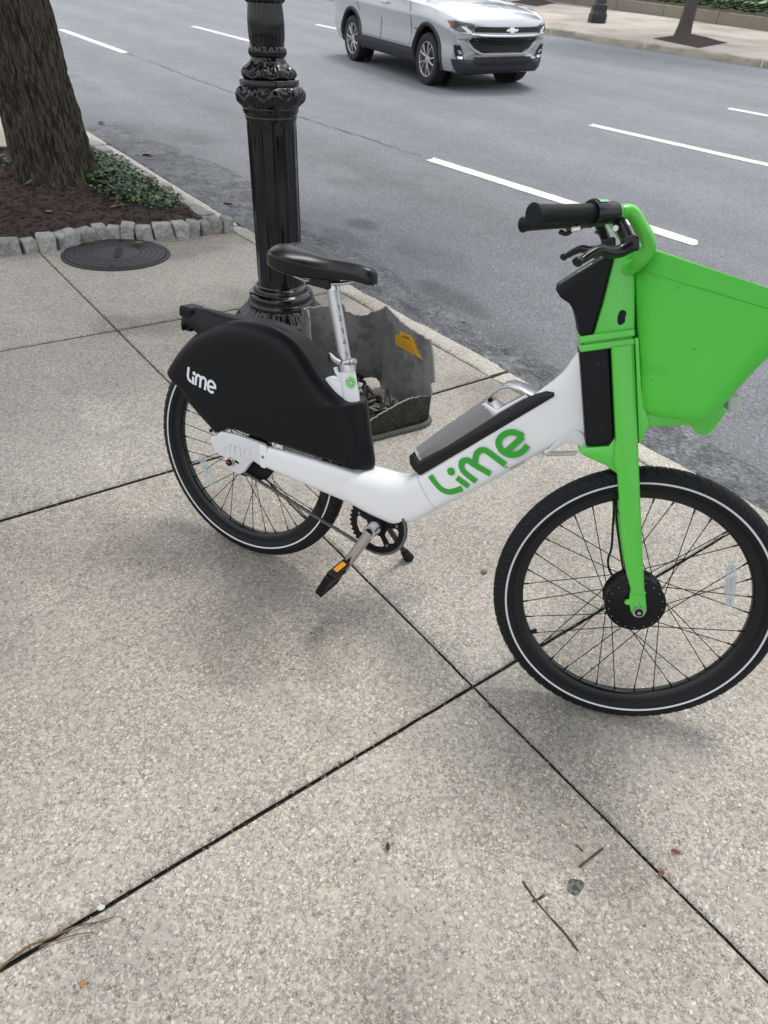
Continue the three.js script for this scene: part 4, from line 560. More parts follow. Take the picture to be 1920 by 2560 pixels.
// ---- black rear cover over the wheel
const coverPts = [[-0.286, 0.522], [-0.266, 0.558], [-0.229, 0.608], [-0.192, 0.648], [-0.154, 0.676], [-0.103, 0.705], [-0.035, 0.729], [0.053, 0.738], [0.110, 0.730], [0.150, 0.716], [0.188, 0.690], [0.221, 0.657], [0.253, 0.629], [0.288, 0.607], [0.326, 0.598], [0.345, 0.600], [0.360, 0.603], [0.369, 0.580], [0.385, 0.526], [0.412, 0.440], [0.414, 0.428], [0.402, 0.424], [0.385, 0.426], [0.356, 0.428], [0.254, 0.421], [0.073, 0.411], [-0.050, 0.409], [-0.068, 0.399], [-0.086, 0.383], [-0.104, 0.384], [-0.121, 0.395], [-0.188, 0.440], [-0.234, 0.483], [-0.265, 0.500], [-0.283, 0.513]];
const coverGeo = (() => { // both side panels swell a little and roll over at the edge
  const c = curve(coverPts.map(p => [p[0], p[1], 0]), true, 0.3); c.curveType = 'centripetal'; const N = 220, O = c.getSpacedPoints(N).slice(0, N), C = [0.09, 0.53];
  const lev = [[0, 0.030], [0.0015, 0.036], [0.005, 0.044], [0.010, 0.0515], [0.016, 0.0575], [0.024, 0.0618], [0.034, 0.0640], [0.05, 0.0652], [0.075, 0.0658]]; const ring = (d, z) => O.map(p => { const dx = p.x - C[0], dy = p.y - C[1], L = Math.hypot(dx, dy), k = Math.max(0.05, 1 - d / L); return [C[0] + dx * k, C[1] + dy * k, z]; });
  const shrink = (f, z) => O.map(p => { const dx = p.x - C[0], dy = p.y - C[1], L = Math.hypot(dx, dy), k = (1 - 0.075 / L) * f; return [C[0] + dx * k, C[1] + dy * k, z]; });
  const half = s => [...lev.map(([d, z]) => ring(d, s * z)), shrink(0.7, s * 0.0661), shrink(0.35, s * 0.0662), shrink(0.01, s * 0.0662)];
  const taper = p => { const xf = 0.366 + (0.589 - p[1]) * 0.30, t = clamp((p[0] - (xf - 0.058)) / 0.058, 0, 0.97); return [p[0], p[1], p[2] * Math.sqrt(1 - t * t)]; };
  return loft([...half(-1).reverse(), ...half(1)].map(r => r.map(taper)), false);
})();
const cover = part('rear_cover', coverGeo, M.skirt);
// rounder top: inset upper shell above the side panels
{ // spine of the cover: its top runs straight back into the tail and its flanks fall smoothly into the side panels
  const up = [[-0.250, 0.700], [-0.236, 0.717], [-0.188, 0.7245], [-0.083, 0.727], [0.008, 0.734], [0.070, 0.738], [0.110, 0.731], [0.148, 0.714], [0.185, 0.689], [0.216, 0.661], [0.245, 0.638]]; const tc = new THREE.CatmullRomCurve3(up.map(p => V3(p[0], p[1], 0)), false, 'centripetal').getSpacedPoints(48);
  const prof = [[0, 0], [0.014, 0.0004], [0.023, 0.003], [0.030, 0.009], [0.036, 0.020], [0.044, 0.036], [0.053, 0.056], [0.060, 0.085], [0.060, 0.12]];
  const rings = tc.map((p, k) => { const f = sstep(0.02, 0.40, k / 48), w = 0.50 + 0.50 * f, dep = 0.40 + 0.60 * f; const R = []; for (const [z, d] of prof) R.push([p.x + 0.10 * d * (1 - f), p.y - d * dep, z * w]); for (const [z, d] of prof.slice(1).reverse()) R.push([p.x + 0.10 * d * (1 - f), p.y - d * dep, -z * w]); return R; });
  sub('cover_ridge', loft(rings), M.skirt, cover); }
sub('tail_light', [box(-0.252, -0.205, 0.690, 0.722, -0.03, 0.03, 0.008), box(-0.243, -0.214, 0.652, 0.70, -0.022, 0.022, 0.006)], M.black, cover);
for (const [x, y] of [[-0.096, 0.396], [0.358, 0.449]]) sub('cover_bolt', [cyl([x, y, 0.064], [x, y, 0.0675], 0.006, 0.0055, 18)], M.gloss, cover);
const CL = { L: [[-0.18, 0.567], [-0.182, 0.553], [-0.183, 0.541], [-0.181, 0.532], [-0.176, 0.528], [-0.170, 0.525]], i: [[-0.163, 0.543], [-0.165, 0.520]], m1: [[-0.155, 0.520], [-0.152, 0.543], [-0.149, 0.550], [-0.145, 0.5525], [-0.139, 0.5505], [-0.136, 0.545], [-0.138, 0.517]], m2: [[-0.1355, 0.540], [-0.132, 0.548], [-0.126, 0.5508], [-0.121, 0.549], [-0.117, 0.544], [-0.117, 0.536], [-0.120, 0.515]], eb: [[-0.106, 0.530], [-0.0825, 0.532]], e: [[-0.083, 0.529], [-0.0825, 0.533], [-0.084, 0.540], [-0.090, 0.546], [-0.097, 0.548], [-0.104, 0.545], [-0.108, 0.536], [-0.108, 0.527], [-0.106, 0.520], [-0.100, 0.516], [-0.093, 0.516], [-0.088, 0.519]] };
sub('lettering', [...Object.values(CL).map((k, q) => ribbon(k, 0.0078, { z: 0.0664 + q * 0.0001 })), disc(-0.160, 0.5535, 0.0058, 0.0664)], M.whitePrint, cover);

// ---- dropout cover, axle
const drop = part('dropout_cover', slab([[-0.101, 0.372], [-0.090, 0.380], [-0.076, 0.387], [-0.062, 0.404], [0.0, 0.412], [0.095, 0.412], [0.104, 0.400], [0.105, 0.352], [0.098, 0.343], [0.087, 0.343], [0.060, 0.350], [0.048, 0.335], [0.031, 0.305], [0.018, 0.293], [0.002, 0.288], [-0.014, 0.293], [-0.027, 0.308], [-0.040, 0.326], [-0.064, 0.327], [-0.090, 0.345]], 0.050, 0.066, 0.004, { seg: 3 }), M.whitePlastic);
sub('raised_lettering', [ribbon([[0.032, 0.367], [0.050, 0.365]], 0.006, { z: 0.0664 }), ...[[[0.050, 0.367], [0.048, 0.377], [0.041, 0.382], [0.032, 0.380], [0.027, 0.373], [0.026, 0.362], [0.031, 0.353], [0.040, 0.350], [0.049, 0.354]], [[-0.024, 0.351], [-0.024, 0.374], [-0.018, 0.381], [-0.011, 0.380], [-0.008, 0.371], [-0.006, 0.352]], [[-0.006, 0.369], [0, 0.380], [0.007, 0.381], [0.013, 0.374], [0.016, 0.350]], [[-0.042, 0.365], [-0.041, 0.351]]].map(q => tube(q.map(p => [p[0], p[1], 0.0655]), [0.003, 0.0014], { sides: 8 }))], M.whitePlastic, drop);
sub('mount_tab', slab([[0.080, 0.412], [0.103, 0.412], [0.109, 0.404], [0.110, 0.350], [0.104, 0.342], [0.090, 0.342], [0.086, 0.36]], 0.060, 0.0685, 0.002), M.white, drop);
sub('cover_screw', cyl([0.096, 0.376, 0.067], [0.096, 0.376, 0.0695], 0.0048, 0.0048, 14), M.satin, drop);
sub('axle_slot', slab([[-0.004, 0.331], [0.002, 0.332], [0.010, 0.329], [0.011, 0.325], [0.006, 0.323], [-0.003, 0.326]], 0.060, 0.0668, 0.0005, { smooth: true }), M.black, drop);
sub('axle_nut', [cyl([-0.017, 0.323, 0.058], [-0.017, 0.323, 0.068], 0.0135, 0.013, 24), cyl([-0.017, 0.323, 0.066], [-0.017, 0.323, 0.078], 0.0095, 0.009, 20)], M.steel, drop);
sub('axle_cap', cyl([-0.017, 0.323, 0.076], [-0.017, 0.323, 0.080], 0.0105, 0.0095, 20), M.black, drop);
sub('axle_mark', slab([[-0.022, 0.326], [-0.016, 0.329], [-0.013, 0.324], [-0.018, 0.320]], 0.0795, 0.0806, 0.0003), pm({ color: lin(0.35, 0.05, 0.04), roughness: 0.5 }), drop);
part('chain_guard', slab([[0.0, 0.288], [0.02, 0.278], [0.055, 0.272], [0.090, 0.290], [0.125, 0.342], [0.085, 0.350], [0.045, 0.345]], 0.026, 0.0375, 0.003, { smooth: false }), M.black);

// ---- drive: chainring, chain, crank, pedal
const BB = [0.472, 0.287];
{
  const s = new THREE.Shape(); const T = 38; for (let k = 0; k < T; k++) { const a = k / T * 2 * Math.PI; for (const [da, r] of [[-0.055, 0.0835], [-0.02, 0.0885], [0.02, 0.0885], [0.055, 0.0835]]) { const x = BB[0] + Math.cos(a + da) * r, y = BB[1] + Math.sin(a + da) * r; k === 0 && da < -0.05 ? s.moveTo(x, y) : s.lineTo(x, y); } }
  for (let k = 0; k < 5; k++) { const a0 = k / 5 * 2 * Math.PI + 0.35, h = new THREE.Path(); const P = [[a0 + 0.20, 0.034], [a0 + 0.12, 0.060], [a0 + 0.3, 0.066], [a0 + 0.62, 0.067], [a0 + 0.95, 0.066], [a0 + 1.10, 0.060], [a0 + 1.02, 0.034], [a0 + 0.6, 0.030]].reverse(); P.forEach(([a, r], i) => { const x = BB[0] + Math.cos(a) * r, y = BB[1] + Math.sin(a) * r; i ? h.lineTo(x, y) : h.moveTo(x, y); }); s.holes.push(h); }
  const ring = part('chainring', slab(s, 0.0405, 0.0455, 0.0006, { seg: 1 }), M.black);
  for (let k = 0; k < 5; k++) { const a = k / 5 * 2 * Math.PI + 0.35; sub('ring_bolt', cyl([BB[0] + Math.cos(a) * 0.062, BB[1] + Math.sin(a) * 0.062, 0.045], [BB[0] + Math.cos(a) * 0.062, BB[1] + Math.sin(a) * 0.062, 0.0475], 0.0042, 0.004, 12), M.satin, ring).name = 'ring_bolt' + (k ? '_00' + k : ''); }
  // chain links along lower run, round the ring and back over the sprocket
  const R1 = 0.0865, R0 = 0.0405, c0 = [0, 0.335], c1 = BB, dx = c1[0] - c0[0], dy = c1[1] - c0[1], dl = Math.hypot(dx, dy), base = Math.atan2(dy, dx), off = Math.asin((R1 - R0) / dl);
  const path = []; const aL = base - Math.PI / 2 - off, aU = base + Math.PI / 2 + off;
  const arc = (c, r, a, b, n) => { for (let i = 0; i <= n; i++) { const t = a + (b - a) * i / n; path.push([c[0] + Math.cos(t) * r, c[1] + Math.sin(t) * r]); } };
  arc(c1, R1, aL, aU, 40); arc(c0, R0, aU, aL + 2 * Math.PI, 24); path.push(path[0]);
  const len = []; let tot = 0; for (let i = 1; i < path.length; i++) { const l = Math.hypot(path[i][0] - path[i - 1][0], path[i][1] - path[i - 1][1]); len.push(l); tot += l; }
  const at = s2_ => { let i = 0; while (i < len.length - 1 && s2_ > len[i]) { s2_ -= len[i]; i++; } const t = s2_ / len[i]; return [path[i][0] + (path[i + 1][0] - path[i][0]) * t, path[i][1] + (path[i + 1][1] - path[i][1]) * t]; };
  const n = Math.round(tot / 0.0127), links = []; const outline = []; for (let k = 0; k <= 20; k++) { const a = k / 20 * 2 * Math.PI; outline.push([Math.cos(a) * 0.0095, Math.sin(a) * (0.0036 + 0.0012 * Math.abs(Math.cos(a)))]); }
  const plate = slab(outline, -0.0007, 0.0007, 0, {}); const roller = cyl([0, 0, -0.003], [0, 0, 0.003], 0.0038, 0.0038, 8);
  for (let k = 0; k < n; k++) { const a = at(k * tot / n), b = at(((k + 1) % n) * tot / n); const m = new THREE.Matrix4().makeRotationZ(Math.atan2(b[1] - a[1], b[0] - a[0])); const z = k % 2 ? 0.0036 : 0.0024; for (const s_ of [1, -1]) links.push(plate.clone().applyMatrix4(m.clone().setPosition((a[0] + b[0]) / 2, (a[1] + b[1]) / 2, 0.043 + s_ * z))); links.push(roller.clone().applyMatrix4(new THREE.Matrix4().makeTranslation(a[0], a[1], 0.043))); }
  part('chain', links, M.chain);
  part('bottom_bracket', [cyl([BB[0], BB[1], -0.075], [BB[0], BB[1], 0.078], 0.013, 0.013, 20), cyl([BB[0], BB[1], -0.045], [BB[0], BB[1], 0.040], 0.026, 0.026, 28), box(0.415, 0.45, 0.285, 0.312, 0.0, 0.035, 0.004)], M.satin);
  for (const s_ of [1, -1]) {
    const pe = s_ > 0 ? [0.412, 0.144] : [0.532, 0.430]; const arm = [[BB[0], BB[1], s_ * 0.080], [BB[0] + (pe[0] - BB[0]) * 0.5, BB[1] + (pe[1] - BB[1]) * 0.5, s_ * 0.087], [pe[0], pe[1], s_ * 0.095]];
    const c = part(s_ > 0 ? 'crank_arm' : 'crank_arm_001', [tube(arm, t => [0.0185 - 0.0035 * t, 0.0165 - 0.004 * t], { sides: 20, seg: 10 }), cyl([BB[0], BB[1], s_ * 0.066], [BB[0], BB[1], s_ * 0.094], 0.0205, 0.0195, 28), cyl([pe[0], pe[1], s_ * 0.087], [pe[0], pe[1], s_ * 0.105], 0.0145, 0.0145, 20)], M.alu);
    sub('crank_bolt', [cyl([BB[0], BB[1], s_ * 0.093], [BB[0], BB[1], s_ * 0.0955], 0.0115, 0.011, 20)], M.black, c);
    // platform pedal: outline in its own plane, thickness turned to hang from the arm
    const P = new THREE.Group(); P.name = s_ > 0 ? 'pedal' : 'pedal_001'; P.position.set(pe[0], pe[1], s_ * 0.11); P.rotation.z = s_ > 0 ? 1.2 : 0.9; P.scale.z = s_; bike.add(P);
    const body = [box(-0.045, -0.030, -0.012, 0.012, 0.0, 0.088, 0.004), box(0.030, 0.045, -0.012, 0.012, 0.0, 0.088, 0.004), box(-0.04, 0.04, -0.012, 0.012, -0.002, 0.014, 0.004), box(-0.034, 0.034, -0.011, 0.011, 0.078, 0.095, 0.004), box(-0.014, 0.014, -0.0115, 0.0115, 0.0, 0.088, 0.006)];
    for (let k = 0; k < 4; k++) body.push(box(-0.04, 0.04, -0.009, 0.009, 0.022 + k * 0.015, 0.026 + k * 0.015, 0.001));
    sub('pedal_body', body, M.black, P);
    for (const q of [-1, 1]) sub('pedal_reflector', box(q > 0 ? 0.0445 : -0.047, q > 0 ? 0.047 : -0.0445, -0.007, 0.007, 0.018, 0.066, 0.0008), M.amber, P);
    sub('pedal_axle', cyl([0, 0, -0.016], [0, 0, 0.01], 0.007, 0.007, 14), M.steel, P);
  }
  const ks = part('kickstand', [tube([[0.405, 0.285, -0.045], [0.425, 0.24, -0.08], [0.470, 0.055, -0.222]], t => 0.0095 - 0.0005 * t, { sides: 14 }), box(0.38, 0.425, 0.275, 0.315, -0.06, -0.02, 0.006)], M.gloss);
  sub('stand_foot', tube([[0.4655, 0.076, -0.206], [0.4755, 0.042, -0.2325]], t => 0.0125 + 0.005 * t, { straight: true, sides: 16 }), M.rubber, ks);
}

// ---- battery in its tray on the down tube
{
  const d = [0.6855, 0.728], nn = [-0.728, 0.6855], o = [0.566, 0.484]; // along the tube, away from it
  const L = (a, b) => [o[0] + d[0] * a + nn[0] * b, o[1] + d[1] * a + nn[1] * b];
  const tray = part('battery_tray', slab([[-0.012, -0.010], [-0.020, 0.010], [-0.020, 0.030], [-0.008, 0.048], [0.010, 0.050], [0.012, 0.026], [0.10, 0.020], [0.27, 0.022], [0.335, 0.020], [0.385, 0.008], [0.40, -0.004], [0.395, -0.012], [0.20, -0.012]].map(([a, b]) => L(a, b)), -0.037, 0.037, 0.006, { seg: 4 }), M.gloss);
  const rings = []; const sec = (a, h, w) => [[-w, 0.012], [w, 0.012], [w, 0.012 + h * 0.55], [w * 0.80, 0.012 + h], [-w * 0.80, 0.012 + h], [-w, 0.012 + h * 0.55]].map(([z, b]) => { const p = L(a, b); return [p[0], p[1], z]; });
  const bat = part('battery', toCreasedNormals(loft([sec(0.004, 0.034, 0.031), sec(0.016, 0.044, 0.0345), sec(0.10, 0.050, 0.0345), sec(0.245, 0.055, 0.0345)]), 0.3), M.satin);
  sub('battery_band', toCreasedNormals(loft([sec(0.012, 0.046, 0.0355), sec(0.020, 0.047, 0.0356)]), 0.3), M.alu, bat); void rings;
  const hp = [[0.245, 0.060], [0.285, 0.066], [0.315, 0.058], [0.345, 0.030], [0.352, 0.012]].map(([a, b]) => L(a, b));
  const strap = [[0.236, 0.050], [0.250, 0.064], [0.270, 0.073], [0.300, 0.073], [0.318, 0.065], [0.338, 0.042], [0.356, 0.012], [0.347, 0.012], [0.330, 0.038], [0.312, 0.058], [0.298, 0.0645], [0.272, 0.0645], [0.256, 0.056], [0.246, 0.044]];
  const hn = sub('carry_handle', [slab(strap.map(p => L(...p)), -0.029, 0.029, 0.003, { seg: 3 }), slab([L(0.236, 0.012), L(0.345, 0.012), L(0.345, 0.026), L(0.262, 0.030), L(0.248, 0.060), L(0.236, 0.060)], -0.0335, 0.0335, 0.004)], M.alu, bat); void hp; void hn;
  sub('handle_bolt', cyl([...L(0.262, 0.058), 0.030], [...L(0.262, 0.058), 0.0345], 0.006, 0.0055, 16), M.black, bat);
  void tray;
}
// ---- saddle
{
  // stations along the saddle: x, y of the top, half width, depth of the skirt
  const st = [[0.060, 0.925, 0.034, 0.024], [0.067, 0.939, 0.060, 0.047], [0.082, 0.948, 0.082, 0.062], [0.105, 0.952, 0.099, 0.068], [0.135, 0.951, 0.103, 0.071], [0.165, 0.947, 0.090, 0.070], [0.200, 0.942, 0.064, 0.064], [0.235, 0.940, 0.046, 0.056], [0.270, 0.941, 0.036, 0.049], [0.305, 0.941, 0.031, 0.045], [0.330, 0.937, 0.027, 0.042], [0.343, 0.930, 0.020, 0.033], [0.347, 0.922, 0.008, 0.014]];
  const c = [0, 1, 2, 3].map(k => new THREE.CatmullRomCurve3(st.map((s, i) => V3(i, s[k], 0)))); const rings = []; const S = 60, n = 44;
  for (let i = 0; i <= S; i++) { const [x, y, w, h] = c.map(q => q.getPoint(i / S).y); const f = i / S; const ring = []; for (let k = 0; k < n; k++) { const t = k / n * 2 * Math.PI, cz = Math.cos(t), sy = Math.sin(t); const zz = Math.sign(cz) * Math.pow(Math.abs(cz), 0.62) * w; let yy; if (sy >= 0) { yy = y - 0.014 * Math.pow(Math.abs(zz) / w, 3) - (1 - Math.pow(sy, 0.7)) * 0.012; yy -= 0.012 * Math.exp(-Math.pow(zz / 0.012, 2)) * sstep(0.02, 0.1, f) * sstep(0.62, 0.4, f); } else yy = y - 0.026 - Math.pow(-sy, 0.55) * (h - 0.026) * (0.72 + 0.28 * Math.abs(cz)); ring.push([x + (yy < y - 0.03 ? 0.0 : 0), yy, zz * (sy < 0 ? 0.97 : 1)]); } rings.push(ring); }
  const s = part('saddle', loft(rings), pm({ color: lin(0.0065, 0.007, 0.0085), roughness: 0.33, specularIntensity: 0.8 }));
  sub('saddle_rail', [...[-1, 1].map(q => tube([[0.085, 0.905, q * 0.03], [0.13, 0.878, q * 0.024], [0.20, 0.876, q * 0.022], [0.27, 0.888, q * 0.014], [0.31, 0.908, q * 0.006]], 0.0035, { sides: 8 }))], M.steel, s);
  sub('saddle_clamp', [box(0.175, 0.235, 0.866, 0.892, -0.03, 0.03, 0.005), cyl([0.16, 0.872, -0.022], [0.215, 0.880, -0.022], 0.006, 0.006, 10), tube([[0.165, 0.868, 0.015], [0.19, 0.871, 0.015], [0.226, 0.882, 0.012]], [0.012, 0.004], { sides: 10 })], M.gloss, s);
}

// ---- steered assembly (front frame: x forward from the steering axis, y up along it, z right; origin at the front axle)
const head = part('head_cover', [box(-0.089, -0.0285, 0.404, 0.616, -0.044, 0.044, 0.006, 4)], M.black, true);
for (const [x, y] of [[-0.055, 0.58], [-0.055, 0.44]]) sub('cover_screw', cyl([x, y, 0.043], [x, y, 0.0452], 0.0032, 0.0028, 12), M.gloss, head);
const legRing = (y, x0, x1, z, hw) => superRing(24, (x1 - x0) / 2, hw, 3.2).map(([a, b]) => [(x0 + x1) / 2 + a, y, z + b]);
for (const s of [1, -1]) {
  const z = s * 0.056; const leg = part(s > 0 ? 'fork_leg' : 'fork_leg_001', loft([[0.045, -0.012, 0.018, 0.010], [0.06, -0.013, 0.018, 0.011], [0.10, -0.020, 0.0175, 0.0135], [0.20, s > 0 ? -0.0265 : -0.032, 0.017, 0.0145], [0.34, s > 0 ? -0.029 : -0.037, 0.017, 0.0145], [0.614, -0.028, 0.017, 0.0145]].map(([y, a, b, w]) => legRing(y, a, b, z, w))), M.green, true);
  sub('dropout', slab([[-0.013, 0.052], [0.019, 0.052], [0.020, 0.030], [0.021, 0.0], [0.016, -0.012], [0.004, -0.017], [-0.008, -0.013], [-0.014, 0.0], [-0.016, 0.016], [-0.024, 0.018], [-0.027, 0.023], [-0.023, 0.029], [-0.016, 0.030]], z - 0.004, z + 0.004, 0.0015), M.green, leg);
  sub('axle_nut', [cyl([0.003, 0.0, z + s * 0.003], [0.003, 0.0, z + s * 0.012], 0.0125, 0.0125, 24)], M.steel, leg);
  sub('axle_cap', cyl([0.003, 0, z + s * 0.010], [0.003, 0, z + s * 0.0145], 0.0098, 0.009, 20), M.black, leg);
  sub('axle_pin', cyl([0.003, 0, z + s * 0.014], [0.003, 0, z + s * 0.0152], 0.0045, 0.004, 14), M.steel, leg);
  sub('retention_hook', tube([[-0.002, 0.022, z + s * 0.004], [0.0, 0.018, z + s * 0.008], [0.004, 0.012, z + s * 0.008]], 0.0016, { sides: 6 }), M.steel, leg);
  const bead = []; for (let k = 0; k < 9; k++) bead.push(new THREE.SphereGeometry(0.003, 6, 4).translate(-0.011 + k * 0.0036, 0.050, z + s * 0.010)); sub('weld_bead', bead, M.green, leg);
}
const crown = part('lower_crown', slab([[-0.104, 0.392], [-0.090, 0.402], [-0.041, 0.400], [-0.030, 0.416], [-0.014, 0.416], [-0.012, 0.352], [-0.018, 0.333], [-0.029, 0.337], [-0.043, 0.350], [-0.052, 0.359], [-0.085, 0.378]], -0.046, 0.046, 0.004), M.green, true);
for (const s of [1, -1]) { const b = []; for (let k = 0; k < 14; k++) b.push(new THREE.SphereGeometry(0.0042, 7, 5).translate(-0.019, 0.345 + k * 0.0052, s * 0.0635)); b.push(slab([[-0.030, 0.416], [-0.014, 0.416], [-0.012, 0.352], [-0.018, 0.333], [-0.029, 0.339], [-0.034, 0.36]], s > 0 ? 0.040 : -0.066, s > 0 ? 0.066 : -0.040, 0.004)); sub('crown_gusset', b, M.green, crown); }
part('upper_crown', [box(-0.089, 0.0185, 0.6115, 0.6255, -0.062, 0.062, 0.004, 3), box(-0.0885, 0.0205, 0.6285, 0.6435, -0.058, 0.058, 0.004, 3), box(-0.08, 0.015, 0.625, 0.629, -0.05, 0.05, 0.001, 1)], M.green, true);
// stem yoke: two tapered plates
for (const s of [1, -1]) {
  const z0 = s > 0 ? 0.026 : -0.050, z1 = s > 0 ? 0.050 : -0.026; const y = part(s > 0 ? 'stem_plate' : 'stem_plate_001', slab([[-0.060, 0.642], [0.0215, 0.642], [0.027, 0.752], [0.0285, 0.800], [-0.008, 0.802], [-0.016, 0.776], [-0.038, 0.706]], z0, z1, 0.005, { seg: 4 }), M.green, true);
  sub('plate_plug', slab([[-0.001, 0.683], [0.004, 0.680], [0.0055, 0.674], [0.003, 0.668], [0.002, 0.660], [-0.003, 0.655], [-0.009, 0.655], [-0.012, 0.660], [-0.011, 0.672], [-0.007, 0.681]], s > 0 ? 0.046 : -0.0512, s > 0 ? 0.0512 : -0.046, 0.0006, { smooth: true }), M.black, y);
  const wb = []; for (let k = 0; k < 16; k++) wb.push(new THREE.SphereGeometry(0.003, 6, 4).translate(-0.056 + k * 0.0048, 0.644, s * 0.0475)); sub('weld_bead', wb, M.green, y);
}
part('stem_block', box(-0.005, 0.024, 0.64, 0.795, -0.03, 0.03, 0.004), M.green, true);
// console
{
  const P = [[-0.121, 0.749], [-0.125, 0.737], [-0.120, 0.726], [-0.104, 0.712], [-0.094, 0.694], [-0.089, 0.670], [-0.087, 0.645], [-0.040, 0.645], [-0.016, 0.745], [-0.004, 0.797], [-0.012, 0.798]];
  const c = part('console', slab(P, -0.0255, 0.0255, 0.002, { seg: 3 }), M.black, true);
  sub('console_body', slab([[-0.121, 0.749], [-0.125, 0.737], [-0.120, 0.726], [-0.104, 0.712], [-0.094, 0.694], [-0.089, 0.670], [-0.087, 0.645], [-0.0635, 0.645], [-0.040, 0.706], [-0.018, 0.776], [-0.012, 0.797]], -0.056, 0.056, 0.003, { seg: 3 }), M.black, c);
  const dr = [0.9196, 0.3928]; const Q = (a, b) => [-0.121 + dr[0] * a - dr[1] * b, 0.7495 + dr[1] * a + dr[0] * b];
  const plate = (a0, a1, z0, z1, h0, h1) => slab([Q(a0, h0), Q(a1, h0), Q(a1, h1), Q(a0, h1)], z0, z1, 0.0003, { seg: 1 });
  sub('top_panel', plate(0.004, 0.112, -0.051, 0.051, 0.0, 0.0016), pm({ color: lin(0.03, 0.032, 0.035), roughness: 0.42 }), c);
  sub('panel_slot', plate(0.012, 0.024, -0.016, 0.016, 0.0015, 0.0021), M.gloss, c);
  sub('panel_print', [plate(0.046, 0.071, 0.028, 0.0315, 0.0016, 0.0021), ...[0.0445, 0.0725].flatMap(a => [plate(a - 0.002, a + 0.002, 0.024, 0.027, 0.0016, 0.0021), plate(a - 0.002, a + 0.002, 0.0325, 0.0355, 0.0016, 0.0021)])], M.whitePrint, c);
  sub('panel_icons', [0.078, 0.083, 0.089].map((a, k) => plate(a, a + 0.0028, 0.002 + k * 0.004, 0.034, 0.0016, 0.0028)), M.gloss, c);
  const g = plate(0.092, 0.104, -0.046, -0.036, 0.0015, 0.006); sub('release_tab', g, M.green, c);
  sub('tab_rim', tube([[...Q(0.090, 0.003), -0.048], [...Q(0.106, 0.003), -0.048], [...Q(0.106, 0.003), -0.034], [...Q(0.090, 0.003), -0.034]], 0.002, { closed: true, sides: 6 }), M.gloss, c);
}
